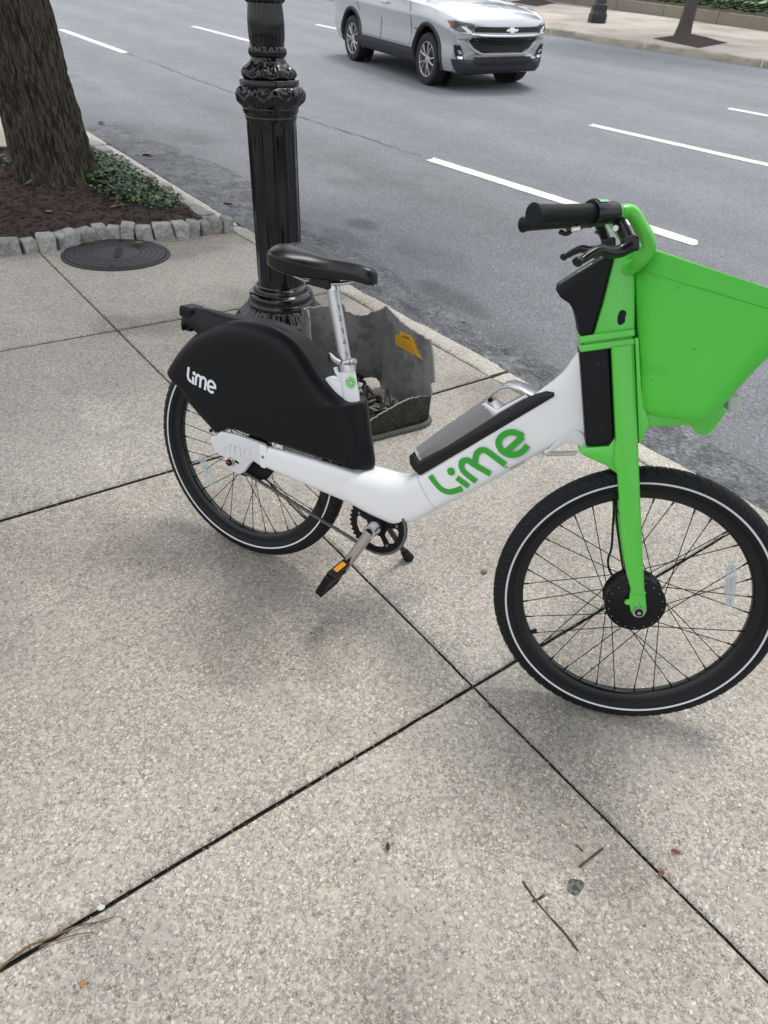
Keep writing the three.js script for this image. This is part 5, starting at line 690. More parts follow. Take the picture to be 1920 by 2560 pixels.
// handlebar with swept grips
for (const s of [1, -1]) {
  const sx = s > 0 ? '' : '_001';
  const arm = [[0.008, 0.762, 0.036], [0.018, 0.765, 0.085], [0.028, 0.777, 0.116], [0.0385, 0.794, 0.134], [0.0365, 0.811, 0.141], [0.025, 0.832, 0.150], [0.013, 0.854, 0.158], [0.004, 0.8625, 0.161], [-0.010, 0.8640, 0.167]].map(p => [p[0], p[1], p[2] * s]);
  const bar = part('handlebar_arm' + sx, [tube(arm, t => [0.0115 + 0.0015 * Math.sin(Math.PI * t), 0.0135 + 0.002 * Math.sin(Math.PI * t)], { sides: 22, seg: 40 }), tube([[0.0, 0.8615, 0.160 * s], [-0.022, 0.8645, 0.174 * s]], 0.0125, { straight: true, sides: 18 })], M.green, true);
  const a = s > 0 ? V3(-0.020, 0.8640, 0.172) : V3(-0.030, 0.8665, -0.172), b = s > 0 ? V3(-0.163, 0.8805, 0.306) : V3(-0.184, 0.8845, -0.306), ax = b.clone().sub(a), AT = t => { const q = a.clone().addScaledVector(ax, t); return [q.x, q.y, q.z]; };
  const L = ax.length(); void L;
  const grip = part('grip' + sx, tube([AT(0.30), AT(0.33), AT(0.42), AT(0.55), AT(0.72), AT(0.86), AT(0.93), AT(0.965), AT(0.985), AT(1.0)], t => 0.0165 + 0.0022 * sstep(0.65, 0.95, t) - 0.0012 * Math.sin(Math.PI * clamp(t * 1.3)) - 0.004 * sstep(0.955, 1, t), { sides: 32, seg: 40 }), M.grip, true);
  sub('grip_vent', cyl(AT(0.999), AT(1.003), 0.0016, 0.0014, 8), M.black, grip);
  const tw = part('twist_ring' + sx, [tube([AT(0.16), AT(0.20), AT(0.28), AT(0.32)], t => 0.0225 - 0.002 * Math.abs(t - 0.5), { sides: 32, straight: true }), tube([AT(0.02), AT(0.14)], 0.0185, { straight: true, sides: 24 })], M.gloss, true);
  if (s > 0) { const ring = []; const up = V3(0.25, 0.96, 0.12).normalize(), e1 = ax.clone().normalize(), e2 = e1.clone().cross(up).normalize(), e3 = e2.clone().cross(e1).normalize(); ring.push(gridGeo(12, 2, (u, v) => { const an = -0.6 + 1.2 * u, q = a.clone().addScaledVector(ax, 0.18 + 0.11 * v).addScaledVector(e3, Math.cos(an) * 0.0233).addScaledVector(e2, Math.sin(an) * 0.0233); return [q.x, q.y, q.z]; })); sub('bell_strip', ring, pm({ color: lin(0.06, 0.40, 0.13), roughness: 0.25, clearcoat: 1, side: THREE.DoubleSide }), tw); }
  const perch = part('brake_perch' + sx, [tube([[-0.020, 0.862, 0.163 * s], [-0.014, 0.845, 0.170 * s], [-0.006, 0.826, 0.178 * s], [0.0, 0.808, 0.184 * s]], [0.010, 0.012], { sides: 14 }), box(-0.014, 0.016, 0.794, 0.822, s > 0 ? 0.160 : -0.196, s > 0 ? 0.196 : -0.160, 0.006, 3)], M.gloss, true);
  sub('perch_bolt', cyl([-0.020, 0.838, 0.178 * s], [-0.023, 0.838, 0.190 * s], 0.0055, 0.005, 14), M.steel, perch);
  part('brake_lever' + sx, tube([[0.004, 0.806, 0.186 * s], [-0.018, 0.799, 0.196 * s], [-0.038, 0.801, 0.212 * s], [-0.054, 0.807, 0.226 * s], [-0.072, 0.803, 0.241 * s], [-0.086, 0.797, 0.252 * s], [-0.0935, 0.7955, 0.259 * s], [-0.096, 0.7935, 0.262 * s]], t => t < 0.78 ? [0.010 - 0.0035 * t, 0.0125 - 0.0075 * t] : [0.00727 + 0.0022 * Math.sin((t - 0.78) / 0.22 * 2.5), 0.00665 + 0.0026 * Math.sin((t - 0.78) / 0.22 * 2.5)], { sides: 16, seg: 44 }), M.gloss, true);
}
part('throttle_lever', [tube([[-0.076, 0.850, -0.215], [-0.086, 0.846, -0.228], [-0.098, 0.852, -0.240]], [0.008, 0.006], { sides: 10 })], M.gloss, true);
part('gear_window', box(-0.098, -0.082, 0.8435, 0.852, 0.185, 0.205, 0.002), pm({ color: lin(0.62, 0.58, 0.53), roughness: 0.15, metalness: 0.7 }), true);
// basket: rounded tub, open on top, band round the rim
{
  const rimY = x => 0.818 - 0.527 * x;
  const trap = (x0, x1, h0, h1, r) => { // plan outline: narrower at the back, rounded corners, 96 points
    const P = [[x1, 0], [x1, h1], [x0, h0], [x0, -h0], [x1, -h1]], s = new THREE.Path(); const V = P.map(p => new THREE.Vector2(...p)); s.moveTo(V[0].x, V[0].y);
    for (let k = 1; k < 5; k++) { const a = V[k - 1], b = V[k], c = V[(k + 1) % 5]; const p = b.clone().add(a.clone().sub(b).setLength(r)), q = b.clone().add(c.clone().sub(b).setLength(r)); s.lineTo(p.x, p.y); s.quadraticCurveTo(b.x, b.y, q.x, q.y); } s.lineTo(V[0].x, V[0].y);
    return s.getSpacedPoints(120).slice(0, 120); };
  const ringAt = (t, inset = 0) => trap(0.026 + inset, 0.162 + 0.175 * t - inset, 0.088 + 0.014 * t - inset, 0.118 + 0.047 * t - inset, 0.05).map(p => { const yb = 0.478 - 0.20 * (p.x - 0.02), yt = rimY(p.x); return [p.x, yb + (yt - yb) * t + (inset ? 0.002 : 0), p.y]; });
  const scaleRing = (ring, k, dy) => { const c = [0, 0, 0]; ring.forEach(p => { c[0] += p[0] / ring.length; c[2] += p[2] / ring.length; }); return ring.map(p => [c[0] + (p[0] - c[0]) * k, p[1] + dy, c[2] + (p[2] - c[2]) * k]); };
  const b0 = ringAt(0); const outer = [scaleRing(b0, 0.05, -0.011), scaleRing(b0, 0.80, -0.011), scaleRing(b0, 0.91, -0.008), scaleRing(b0, 0.97, -0.001), ringAt(0.04)];
  for (let k = 1; k <= 12; k++) outer.push(ringAt(0.04 + 0.81 * k / 12));
  const lip = (t, g) => { const r = ringAt(t), c = [0.17, 0, 0]; return r.map(p => { const dx = p[0] - c[0], dz = p[2], l = Math.hypot(dx, dz); return [p[0] + dx / l * g, p[1], p[2] + dz / l * g]; }); };
  const rings = [...outer, lip(0.858, 0.0), lip(0.863, 0.0035), lip(0.92, 0.004), lip(0.995, 0.0045), lip(1.0, 0.0035), lip(1.0, -0.001)];
  for (let k = 0; k <= 8; k++) rings.push(ringAt(0.99 - 0.97 * k / 8, 0.004)); rings.push(scaleRing(ringAt(0.02, 0.004), 0.05, 0));
  const g = loft(rings, false); part('basket', toCreasedNormals(g, 0.5), M.basket, true);
  const br = part('basket_bracket', [slab([[0.0185, 0.625], [0.026, 0.625], [0.028, 0.52], [0.040, 0.445], [0.022, 0.404], [0.0185, 0.404]], -0.062, 0.062, 0.002), slab([[0.024, 0.470], [0.10, 0.455], [0.132, 0.440], [0.120, 0.430], [0.045, 0.437], [0.028, 0.43]], -0.055, 0.055, 0.003), slab([[0.118, 0.446], [0.122, 0.432], [0.134, 0.411], [0.146, 0.404], [0.158, 0.403], [0.176, 0.424], [0.192, 0.448], [0.188, 0.462], [0.13, 0.470]], -0.050, 0.050, 0.005)], M.green, true);
  sub('front_light', [box(0.196, 0.222, 0.445, 0.482, -0.045, 0.045, 0.006)], pm({ color: lin(0.7, 0.72, 0.72), roughness: 0.15, transmission: 0.4, thickness: 0 }), br);
  part('basket_spacer', box(0.0165, 0.0225, 0.630, 0.745, -0.02, 0.02, 0.001), M.black, true);
}
// cables: hub motor lead, brake hose
part('motor_cable', [tube([[-0.026, 0.25, 0.045], [-0.034, 0.18, 0.044], [-0.040, 0.12, 0.045], [-0.050, 0.085, 0.046], [-0.045, 0.05, 0.047], [-0.02, 0.02, 0.05]].map(p => [p[0], p[1], -p[2]]), 0.0028, { sides: 8 }), tube([[-0.018, 0.30, -0.046], [-0.025, 0.20, -0.042], [-0.020, 0.10, -0.044], [-0.012, 0.03, -0.046]], 0.0022, { sides: 8 })], M.black, true);
// centring spring under the head
{ const a = V3(0.856, 0.617, 0.0), b = V3(0.923, 0.641, 0.0), d = b.clone().sub(a), e1 = d.clone().normalize(), e2 = V3(0, 0, 1), e3 = e1.clone().cross(e2); const pts = []; const turns = 19, N = turns * 12; for (let k = 0; k <= N; k++) { const t = k / N, an = t * turns * 2 * Math.PI; const q = a.clone().addScaledVector(d, t).addScaledVector(e2, Math.cos(an) * 0.0058).addScaledVector(e3, Math.sin(an) * 0.0058); pts.push([q.x, q.y, q.z]); }
  part('centring_spring', [tube(pts, 0.00085, { straight: true, sides: 5 }), tube([[0.844, 0.611, 0], [0.850, 0.612, 0.004], [0.856, 0.617, 0.0058]], 0.0009, { sides: 5 }), tube([[0.923, 0.641, 0.0058], [0.930, 0.648, 0.004], [0.941, 0.654, 0]], 0.0009, { sides: 5 })], M.steel); }
// small ground things: positions on the sidewalk in metres
const GPX = {
  wires: [
    [[[-0.317, -0.700], [-0.279, -0.695], [-0.234, -0.695], [-0.199, -0.697], [-0.163, -0.694]], 0.0023, 'long rusty wire showing through the sidewalk concrete'],
    [[[-0.277, -0.688], [-0.274, -0.702], [-0.272, -0.717]], 0.0026, 'short rusty cross wire on the long rusty wire'],
    [[[-0.269, -0.821], [-0.268, -0.855], [-0.266, -0.895]], 0.0027, 'straight rusty wire stub near the chipped patch'],
    [[[-0.306, -0.852], [-0.297, -0.853], [-0.286, -0.854]], 0.002, 'tiny rusty wire end beside the straight wire stub']],
  twig: [[-0.750, 0.200], [-0.757, 0.151], [-0.752, 0.119], [-0.742, 0.069], [-0.730, 0.034], [-0.719, 0.004]],
  spall: [-0.246, -0.783],
  pebbles: [[-0.752, 0.019, 0.006, [0.6, 0.58, 0.52], 'small white pebble lodged in the sidewalk joint'], [-0.678, -0.95, 0.005, [0.03, 0.03, 0.035], 'small black pebble beside the joint crossing'], [-1.071, -1.293, 0.009, [0.22, 0.15, 0.09], 'small brown pebble between chainring and front tyre']],
  leaves: [
    [-4.874, -1.537, 0.09, 0.5, [0.30, 0.13, 0.05], 'orange brown fallen leaf lying on the manhole cover'], [-5.0, -1.225, 0.07, 1.2, [0.20, 0.11, 0.05], 'brown fallen leaf between cobbles and manhole cover'],
    [-7.55, -2.62, 0.14, 0.3, [0.34, 0.17, 0.07], 'tan fallen leaf on the road edge beside the tree'], [-5.71, -2.62, 0.11, 0.2, [0.28, 0.13, 0.08], 'reddish brown fallen leaf on the road by the flat blocks'], [-9.17, -2.72, 0.12, 0.2, [0.05, 0.045, 0.05], 'dark fallen leaf on the road beyond the tree'],
    [-6.055, -1.654, 0.22, 0.6, [0.22, 0.075, 0.05], 'long red brown dead leaf at the tree foot'], [-5.522, -1.612, 0.08, 1.6, [0.36, 0.17, 0.09], 'orange dead leaf on the mulch among ivy'], [-5.566, -1.165, 0.08, 0.4, [0.32, 0.14, 0.07], 'rust coloured dead leaf on the open mulch'], [-5.69, -2.15, 0.09, 2.2, [0.45, 0.28, 0.18], 'pale tan dead leaf on mulch beside the flat blocks'],
    [-0.178, -1.014, 0.022, 0.4, [0.14, 0.055, 0.03], 'small rust brown leaf scrap right of the joint'], [-0.160, -0.943, 0.018, 1.4, [0.15, 0.06, 0.03], 'tiny brown leaf scrap in the joint'], [-2.89, -2.80, 0.045, 0.9, [0.32, 0.16, 0.10], 'small orange leaf scrap on the rough asphalt'], [-0.649, 0.088, 0.016, 0.2, [0.38, 0.19, 0.05], 'tiny orange leaf scrap near the twig'], [-0.524, -0.504, 0.018, 2.5, [0.03, 0.03, 0.03], 'tiny black leaf scrap on the sidewalk slab']]
};
// ------------------------------------------------------------------ silver car (local: x forward from the front axle, y up, z to its right)
{
  const car = group('silver_suv', 'silver sport utility car driving along the far lane with its wheels rolling', 'car');
  car.userData.label = 'silver sport utility car driving in the lane across the road';
  const fwd = V3(2.71, 0, 0.30 + 0.12).normalize(), up = V3(0.034, 1, 0.055).normalize(); const rt = fwd.clone().cross(up).normalize(), f2 = up.clone().cross(rt).normalize();
  const P = V3(-9.775, roadY(-9.775, -9.02), -9.02); car.applyMatrix4(basisMatrix([P.x, P.y, P.z], [f2.x, f2.y, f2.z], [up.x, up.y, up.z], [rt.x, rt.y, rt.z]));
  const paint = pm({ color: lin(0.50, 0.515, 0.54), metalness: 0.55, roughness: 0.26, clearcoat: 1, clearcoatRoughness: 0.04 }), clad = std(0.03, 0.033, 0.042, 0.6), dark = std(0.008, 0.008, 0.009, 0.6), chrome = pm({ color: lin(0.75, 0.75, 0.76), metalness: 1, roughness: 0.15 }), glass = pm({ color: lin(0.02, 0.024, 0.027), roughness: 0.05, clearcoat: 1 });
  // stations: x, bottom y, cladding y, shoulder y, belt/hood-edge y, belt z factor, roof/hood centre y, roof edge y, roof edge z, width
  const st = [[0.93, 0.38, 0.50, 0.66, 0.70, 0.80, 0.71, 0.705, 0.5, 0.80], [0.92, 0.30, 0.46, 0.74, 0.80, 0.84, 0.82, 0.815, 0.52, 0.84], [0.89, 0.25, 0.45, 0.78, 0.87, 0.86, 0.905, 0.89, 0.54, 0.865], [0.82, 0.23, 0.45, 0.80, 0.925, 0.88, 0.965, 0.95, 0.56, 0.885], [0.68, 0.23, 0.46, 0.82, 0.965, 0.88, 1.015, 0.995, 0.56, 0.905], [0.40, 0.23, 0.46, 0.85, 1.0, 0.88, 1.06, 1.04, 0.56, 0.92], [0.0, 0.23, 0.46, 0.88, 1.03, 0.88, 1.095, 1.075, 0.56, 0.922], [-0.42, 0.23, 0.46, 0.89, 1.05, 0.90, 1.12, 1.10, 0.60, 0.918], [-0.60, 0.23, 0.46, 0.89, 1.06, 0.91, 1.19, 1.14, 0.66, 0.918], [-1.0, 0.23, 0.46, 0.895, 1.065, 0.91, 1.47, 1.40, 0.66, 0.918], [-1.35, 0.23, 0.46, 0.90, 1.075, 0.91, 1.60, 1.55, 0.66, 0.918], [-1.9, 0.23, 0.46, 0.91, 1.09, 0.91, 1.645, 1.60, 0.66, 0.918], [-2.7, 0.23, 0.47, 0.93, 1.11, 0.91, 1.63, 1.58, 0.65, 0.92], [-3.2, 0.25, 0.50, 0.95, 1.13, 0.90, 1.585, 1.53, 0.63, 0.91], [-3.5, 0.28, 0.52, 0.97, 1.13, 0.88, 1.47, 1.43, 0.60, 0.89], [-3.66, 0.34, 0.54, 0.95, 1.10, 0.85, 1.25, 1.22, 0.56, 0.87], [-3.74, 0.42, 0.56, 0.85, 0.98, 0.82, 1.02, 1.0, 0.5, 0.84]];
  const cs = st[0].map((_, k) => new THREE.CatmullRomCurve3(st.map((s, i) => V3(i, s[k], 0)), false, 'centripetal')); const S = 96, rings = [];
  for (let i = 0; i <= S; i++) {
    const [x, yb, yc, ys, yt, bz, yr, yre, zre, w] = cs.map(c => c.getPoint(i / S).y);
    const half = [[yb, w * 0.80], [yb + 0.03, w * 0.93], [yc - 0.08, w * 0.985], [yc, w * 0.995], [(yc + ys) / 2 - 0.06, w * 0.978], [(yc + ys) / 2 + 0.06, w * 0.982], [ys - 0.03, w * 0.996], [ys, w], [ys + (yt - ys) * 0.35, w * 0.985], [yt - 0.02, w * (bz + 0.075)], [yt, w * (bz + 0.045)], [yt + (yre - yt) * 0.12, w * bz], [yt + (yre - yt) * 0.5, w * (bz * 0.5 + zre / 0.92 * 0.5)], [yre, zre], [yre + (yr - yre) * 0.55, zre * 0.75], [yr, zre * 0.3], [yr + 0.002, 0]];
    const ring = []; for (const [y, z] of half) ring.push([x, y, z]); for (const [y, z] of half.slice(0, -1).reverse()) ring.push([x, y, -z]);
    for (const p of ring) { const a = Math.abs(p[2]) / 0.92; p[0] -= 0.34 * Math.pow(a, 2.6) * sstep(-0.1, 0.9, x) ; p[0] += 0.16 * Math.pow(a, 3) * sstep(-3.2, -3.74, x); }
    rings.push(ring);
  }
  const bodyG = loft(rings); bodyG.deleteAttribute('uv');
  let bodyGeo = toCreasedNormals(bodyG, 0.55);
  // cut the wheel arches
  const ev = new Evaluator(); ev.attributes = ['position', 'normal']; ev.useGroups = false; let br = new Brush(bodyGeo); br.updateMatrixWorld();
  for (const ax of [0, -2.725]) for (const s of [1, -1]) { const c = new Brush(new THREE.CylinderGeometry(0.405, 0.405, 0.46, 56).rotateX(Math.PI / 2).translate(ax, 0.375, s * 0.83)); c.geometry.deleteAttribute('uv'); c.updateMatrixWorld(); br = ev.evaluate(br, c, SUBTRACTION); br.updateMatrixWorld(); }
  const body = mesh('body', br.geometry, paint, car);
  const probe = new THREE.Mesh(bodyG, new THREE.MeshBasicMaterial({ side: THREE.DoubleSide })); probe.updateMatrixWorld(); const rc = new THREE.Raycaster();
  const nose = (z, y) => { rc.set(V3(3, y, z), V3(-1, 0, 0)); const h = rc.intersectObject(probe)[0]; return h ? h.point.x : 0.6; };
  const flank = (x, y) => { rc.set(V3(x, y, 3), V3(0, 0, -1)); const h = rc.intersectObject(probe)[0]; return h ? h.point.z : 0.9; };
  // panel on the nose: rows [y, z left, z right]; off = how proud
  const nosePatch = (rows, off, nu = 14) => { const nv = rows.length - 1; return gridGeo(nu, nv * 3, (u, v, i, j) => { const t = j / 3, k = Math.min(nv - 1, Math.floor(t)), f = t - k, r = rows[k].map((q, m) => q + (rows[k + 1][m] - q) * f); const z = r[1] + (r[2] - r[1]) * u; return [nose(z, r[0]) + off, r[0], z]; }); };
  const sidePatch = (rows, off, nu = 20, s = 1) => { const nv = rows.length - 1; return gridGeo(nu, nv * 3, (u, v, i, j) => { const t = j / 3, k = Math.min(nv - 1, Math.floor(t)), f = t - k, r = rows[k].map((q, m) => q + (rows[k + 1][m] - q) * f); const x = r[1] + (r[2] - r[1]) * u; return [x, r[0], s * (flank(x, r[0]) + off)]; }); };
  const dbl = m => { m.side = THREE.DoubleSide; return m; }; [clad, dark, chrome, glass].forEach(dbl);
  // front: grille, lamps, bumper
  const grille = mesh('grille', [nosePatch([[0.505, -0.36, 0.36], [0.56, -0.50, 0.50], [0.65, -0.60, 0.60], [0.718, -0.56, 0.56]], 0.012, 24), nosePatch([[0.765, -0.58, 0.58], [0.80, -0.60, 0.60], [0.835, -0.55, 0.55]], 0.008, 24)], dark, car);
  for (let k = 0; k < 4; k++) { const y = 0.54 + k * 0.045, w = [0.44, 0.52, 0.58, 0.57][k]; mesh('grille_bar', tube(Array.from({ length: 13 }, (_, i) => { const z = -w + 2 * w * i / 12; return [nose(z, y) + 0.016, y, z]; }), [0.006, 0.006], { sides: 6, seg: 24 }), std(0.03, 0.032, 0.036, 0.35), grille).name = 'grille_bar' + (k ? '_00' + k : ''); }
  const frameLine = (pts, r) => tube(pts.map(([y, z]) => [nose(z, y) + 0.014, y, z]), r, { sides: 8, seg: 60 });
  mesh('chrome_trim', [frameLine([[0.735, -0.62], [0.728, -0.4], [0.725, 0], [0.728, 0.4], [0.735, 0.62]], [0.014, 0.017]), frameLine([[0.73, 0.60], [0.65, 0.635], [0.56, 0.535], [0.495, 0.38], [0.488, 0], [0.495, -0.38], [0.56, -0.535], [0.65, -0.635], [0.73, -0.60]], [0.010, 0.013])], chrome, grille);
  mesh('emblem', [nosePatch([[0.783, -0.10, 0.10], [0.813, -0.115, 0.085]], 0.022, 8), nosePatch([[0.765, -0.045, 0.035], [0.832, -0.035, 0.045]], 0.024, 6)], chrome, grille);
  for (const s of [1, -1]) {
    const L = (rows) => rows.map(([y, a, b]) => s > 0 ? [y, a, b] : [y, -b, -a]);
    const hl = mesh('headlight', nosePatch(L([[0.735, 0.60, 0.70], [0.765, 0.60, 0.80], [0.80, 0.61, 0.865], [0.835, 0.575, 0.865], [0.862, 0.60, 0.868], [0.885, 0.75, 0.872]]), 0.010, 14), pm({ color: lin(0.10, 0.11, 0.12), roughness: 0.08, clearcoat: 1, side: THREE.DoubleSide }), car);
    mesh('lamp_lens', [nosePatch(L([[0.742, 0.61, 0.665], [0.775, 0.63, 0.70], [0.812, 0.68, 0.75], [0.828, 0.70, 0.76]]), 0.016, 6), nosePatch(L([[0.742, 0.64, 0.70], [0.758, 0.65, 0.785]]), 0.017, 6)], pm({ color: lin(0.9, 0.9, 0.9), roughness: 0.1, side: THREE.DoubleSide }), hl);
    mesh('turn_reflector', nosePatch(L([[0.82, 0.835, 0.862], [0.868, 0.845, 0.872]]), 0.015, 4), pm({ color: lin(0.55, 0.06, 0.01), roughness: 0.2, side: THREE.DoubleSide }), hl);
    const fog = mesh('fog_lamp_bay', nosePatch(L([[0.42, 0.67, 0.79], [0.50, 0.68, 0.815], [0.60, 0.745, 0.83]]), 0.010, 8), dark, car); mesh('fog_lamp', [nosePatch(L([[0.43, 0.69, 0.775], [0.465, 0.695, 0.785]]), 0.018, 5), nosePatch(L([[0.49, 0.70, 0.75], [0.535, 0.73, 0.79]]), 0.018, 5)], chrome, fog);
  }
  mesh('lower_bumper', [nosePatch([[0.245, -0.74, 0.74], [0.30, -0.80, 0.80], [0.36, -0.83, 0.83], [0.405, -0.845, 0.845], [0.425, -0.845, 0.845]], 0.014, 40)], clad, car);
  mesh('lower_intake', [nosePatch([[0.345, -0.42, 0.42], [0.40, -0.56, 0.56], [0.455, -0.52, 0.52]], 0.022, 26)], dark, car);
  // flanks: sills, arch cladding, door seams, mouldings, glass
  for (const s of [1, -1]) {
    mesh('sill_cladding', sidePatch([[0.235, -2.36, -0.36], [0.30, -2.38, -0.35], [0.38, -2.37, -0.36], [0.42, -2.36, -0.37], [0.455, -2.33, -0.40]], 0.012, 30, s), clad, car);
    for (const ax of [0, -2.725]) { const n = 40; const g = gridGeo(n, 3, (u, v, i, j) => { const a = -0.30 + (Math.PI + 0.60) * u, r = [0.398, 0.402, 0.445, 0.452][j], x = ax + Math.cos(a) * r, y = 0.375 + Math.sin(a) * r; return [x, y, s * (Math.max(0.5, flank(clamp(x, -3.6, 0.52), clamp(y, 0.26, 1))) + [-0.05, 0.016, 0.016, 0.0][j])]; }); mesh('arch_cladding', g, clad, car); mesh('wheel_well', [gridGeo(30, 1, (u, v) => { const a = Math.PI * 1.1 * u - 0.15; return [ax + Math.cos(a) * 0.403, 0.375 + Math.sin(a) * 0.403, s * (0.90 - 0.32 * v)]; }), new THREE.CircleGeometry(0.404, 30).translate(ax, 0.375, s * 0.605)], dark, car); }
    const seam = pts => tube(pts.map(([x, y]) => [x, y, s * (flank(x, y) + 0.0005)]), 0.0035, { sides: 5, seg: 40 }); const sm = std(0.03, 0.03, 0.033, 0.8);
    mesh('door_seam', [seam([[-0.53, 0.47], [-0.50, 0.62], [-0.52, 0.85], [-0.58, 1.03]]), seam([[-1.55, 0.47], [-1.54, 0.75], [-1.56, 1.05]]), seam([[-2.36, 0.78], [-2.46, 0.90], [-2.55, 1.08]]), seam([[-0.53, 0.475], [-1.1, 0.475], [-1.55, 0.475], [-2.3, 0.475]])], sm, car);
    mesh('badge', sidePatch([[0.700, -0.40, -0.20], [0.716, -0.40, -0.20]], 0.006, 6, s), std(0.06, 0.06, 0.065, 0.3), car);
    for (const x of [-1.40, -2.40]) mesh('door_handle', tube([[x - 0.1, 0.97, s * 0.93], [x, 0.975, s * 0.95], [x + 0.1, 0.97, s * 0.93]], [0.012, 0.016], { sides: 8 }), paint, car);
    mesh('side_window', [sidePatch([[1.10, -1.50, -0.95], [1.28, -1.50, -1.12], [1.44, -1.50, -1.30]], 0.006, 12, s), sidePatch([[1.115, -2.50, -1.58], [1.28, -2.50, -1.58], [1.45, -2.45, -1.58]], 0.006, 16, s), sidePatch([[1.14, -3.15, -2.58], [1.28, -3.05, -2.58], [1.42, -2.90, -2.56]], 0.006, 10, s)], glass, car);
    const mir = mesh('side_mirror', [new THREE.SphereGeometry(1, 20, 14).scale(0.07, 0.085, 0.12).translate(-0.80, 1.13, s * 1.02)], paint, car); mesh('mirror_foot', tube([[-0.80, 1.06, s * 0.86], [-0.80, 1.09, s * 0.95]], 0.03), dark, mir);
    mesh('tail_light', sidePatch([[0.95, -3.55, -3.30], [1.08, -3.55, -3.25]], 0.006, 8, s), pm({ color: lin(0.35, 0.01, 0.012), roughness: 0.15, side: THREE.DoubleSide }), car);
  }
  { const g = gridGeo(16, 8, (u, v) => { const x = -0.66 - 0.62 * v, z = (u - 0.5) * (1.36 - 0.16 * v); rc.set(V3(x, 3, z), V3(0, -1, 0)); const h = rc.intersectObject(probe)[0]; return [x, (h ? h.point.y : 1.2) + 0.006, z]; }); mesh('windscreen', g, glass, car); }
  mesh('underbody', box(-3.5, 0.6, 0.20, 0.30, -0.62, 0.62, 0.03), dark, car);
  // wheels
  const tyreP = [[0.225, -0.09], [0.235, -0.105], [0.27, -0.113], [0.315, -0.112], [0.335, -0.10], [0.343, -0.07], [0.345, 0], [0.343, 0.07], [0.335, 0.10], [0.315, 0.112], [0.27, 0.113], [0.235, 0.105], [0.225, 0.09]];
  const silver = pm({ color: lin(0.50, 0.50, 0.51), metalness: 0.8, roughness: 0.3 }), rub = std(0.018, 0.018, 0.02, 0.8); const proto = new THREE.Group();
  mesh('car_tyre', lathe(tyreP, 64, 'z'), rub, proto);
  { const sp = []; for (let k = 0; k < 5; k++) for (const d of [-0.17, 0.17]) { const a = k / 5 * 2 * Math.PI + 0.3; const p = (r, q) => [Math.cos(q) * r, Math.sin(q) * r]; const c0 = p(0.055, a + d * 0.5), c1 = p(0.222, a + d * 1.5); sp.push(tube([[...c0, 0.088], [(c0[0] + c1[0]) / 2, (c0[1] + c1[1]) / 2, 0.094], [...c1, 0.085]], [0.016, 0.012], { sides: 8, seg: 6 })); } sp.push(lathe([[0.0, 0.096], [0.055, 0.094], [0.066, 0.085], [0.066, 0.04]].reverse(), 32, 'z'), lathe([[0.232, 0.098], [0.228, 0.106], [0.216, 0.098], [0.21, 0.03], [0.2, -0.02]].reverse(), 48, 'z')); mesh('rim', sp, silver, proto); mesh('brake_disc', [cyl([0, 0, -0.01], [0, 0, 0.015], 0.16, 0.16, 36), cyl([0, 0, -0.08], [0, 0, -0.05], 0.22, 0.22, 36)], std(0.05, 0.05, 0.052, 0.5), proto); }
  let wi = 0; for (const ax of [0, -2.725]) for (const s of [1, -1]) { const w = proto.clone(); w.name = 'car_wheel' + (wi ? '_00' + wi : ''); wi++; w.position.set(ax, 0.345, s * 0.785); if (s < 0) w.rotation.y = Math.PI; w.rotation.z = ax ? 0.4 : 0.9; car.add(w); }
  shade(car);
}
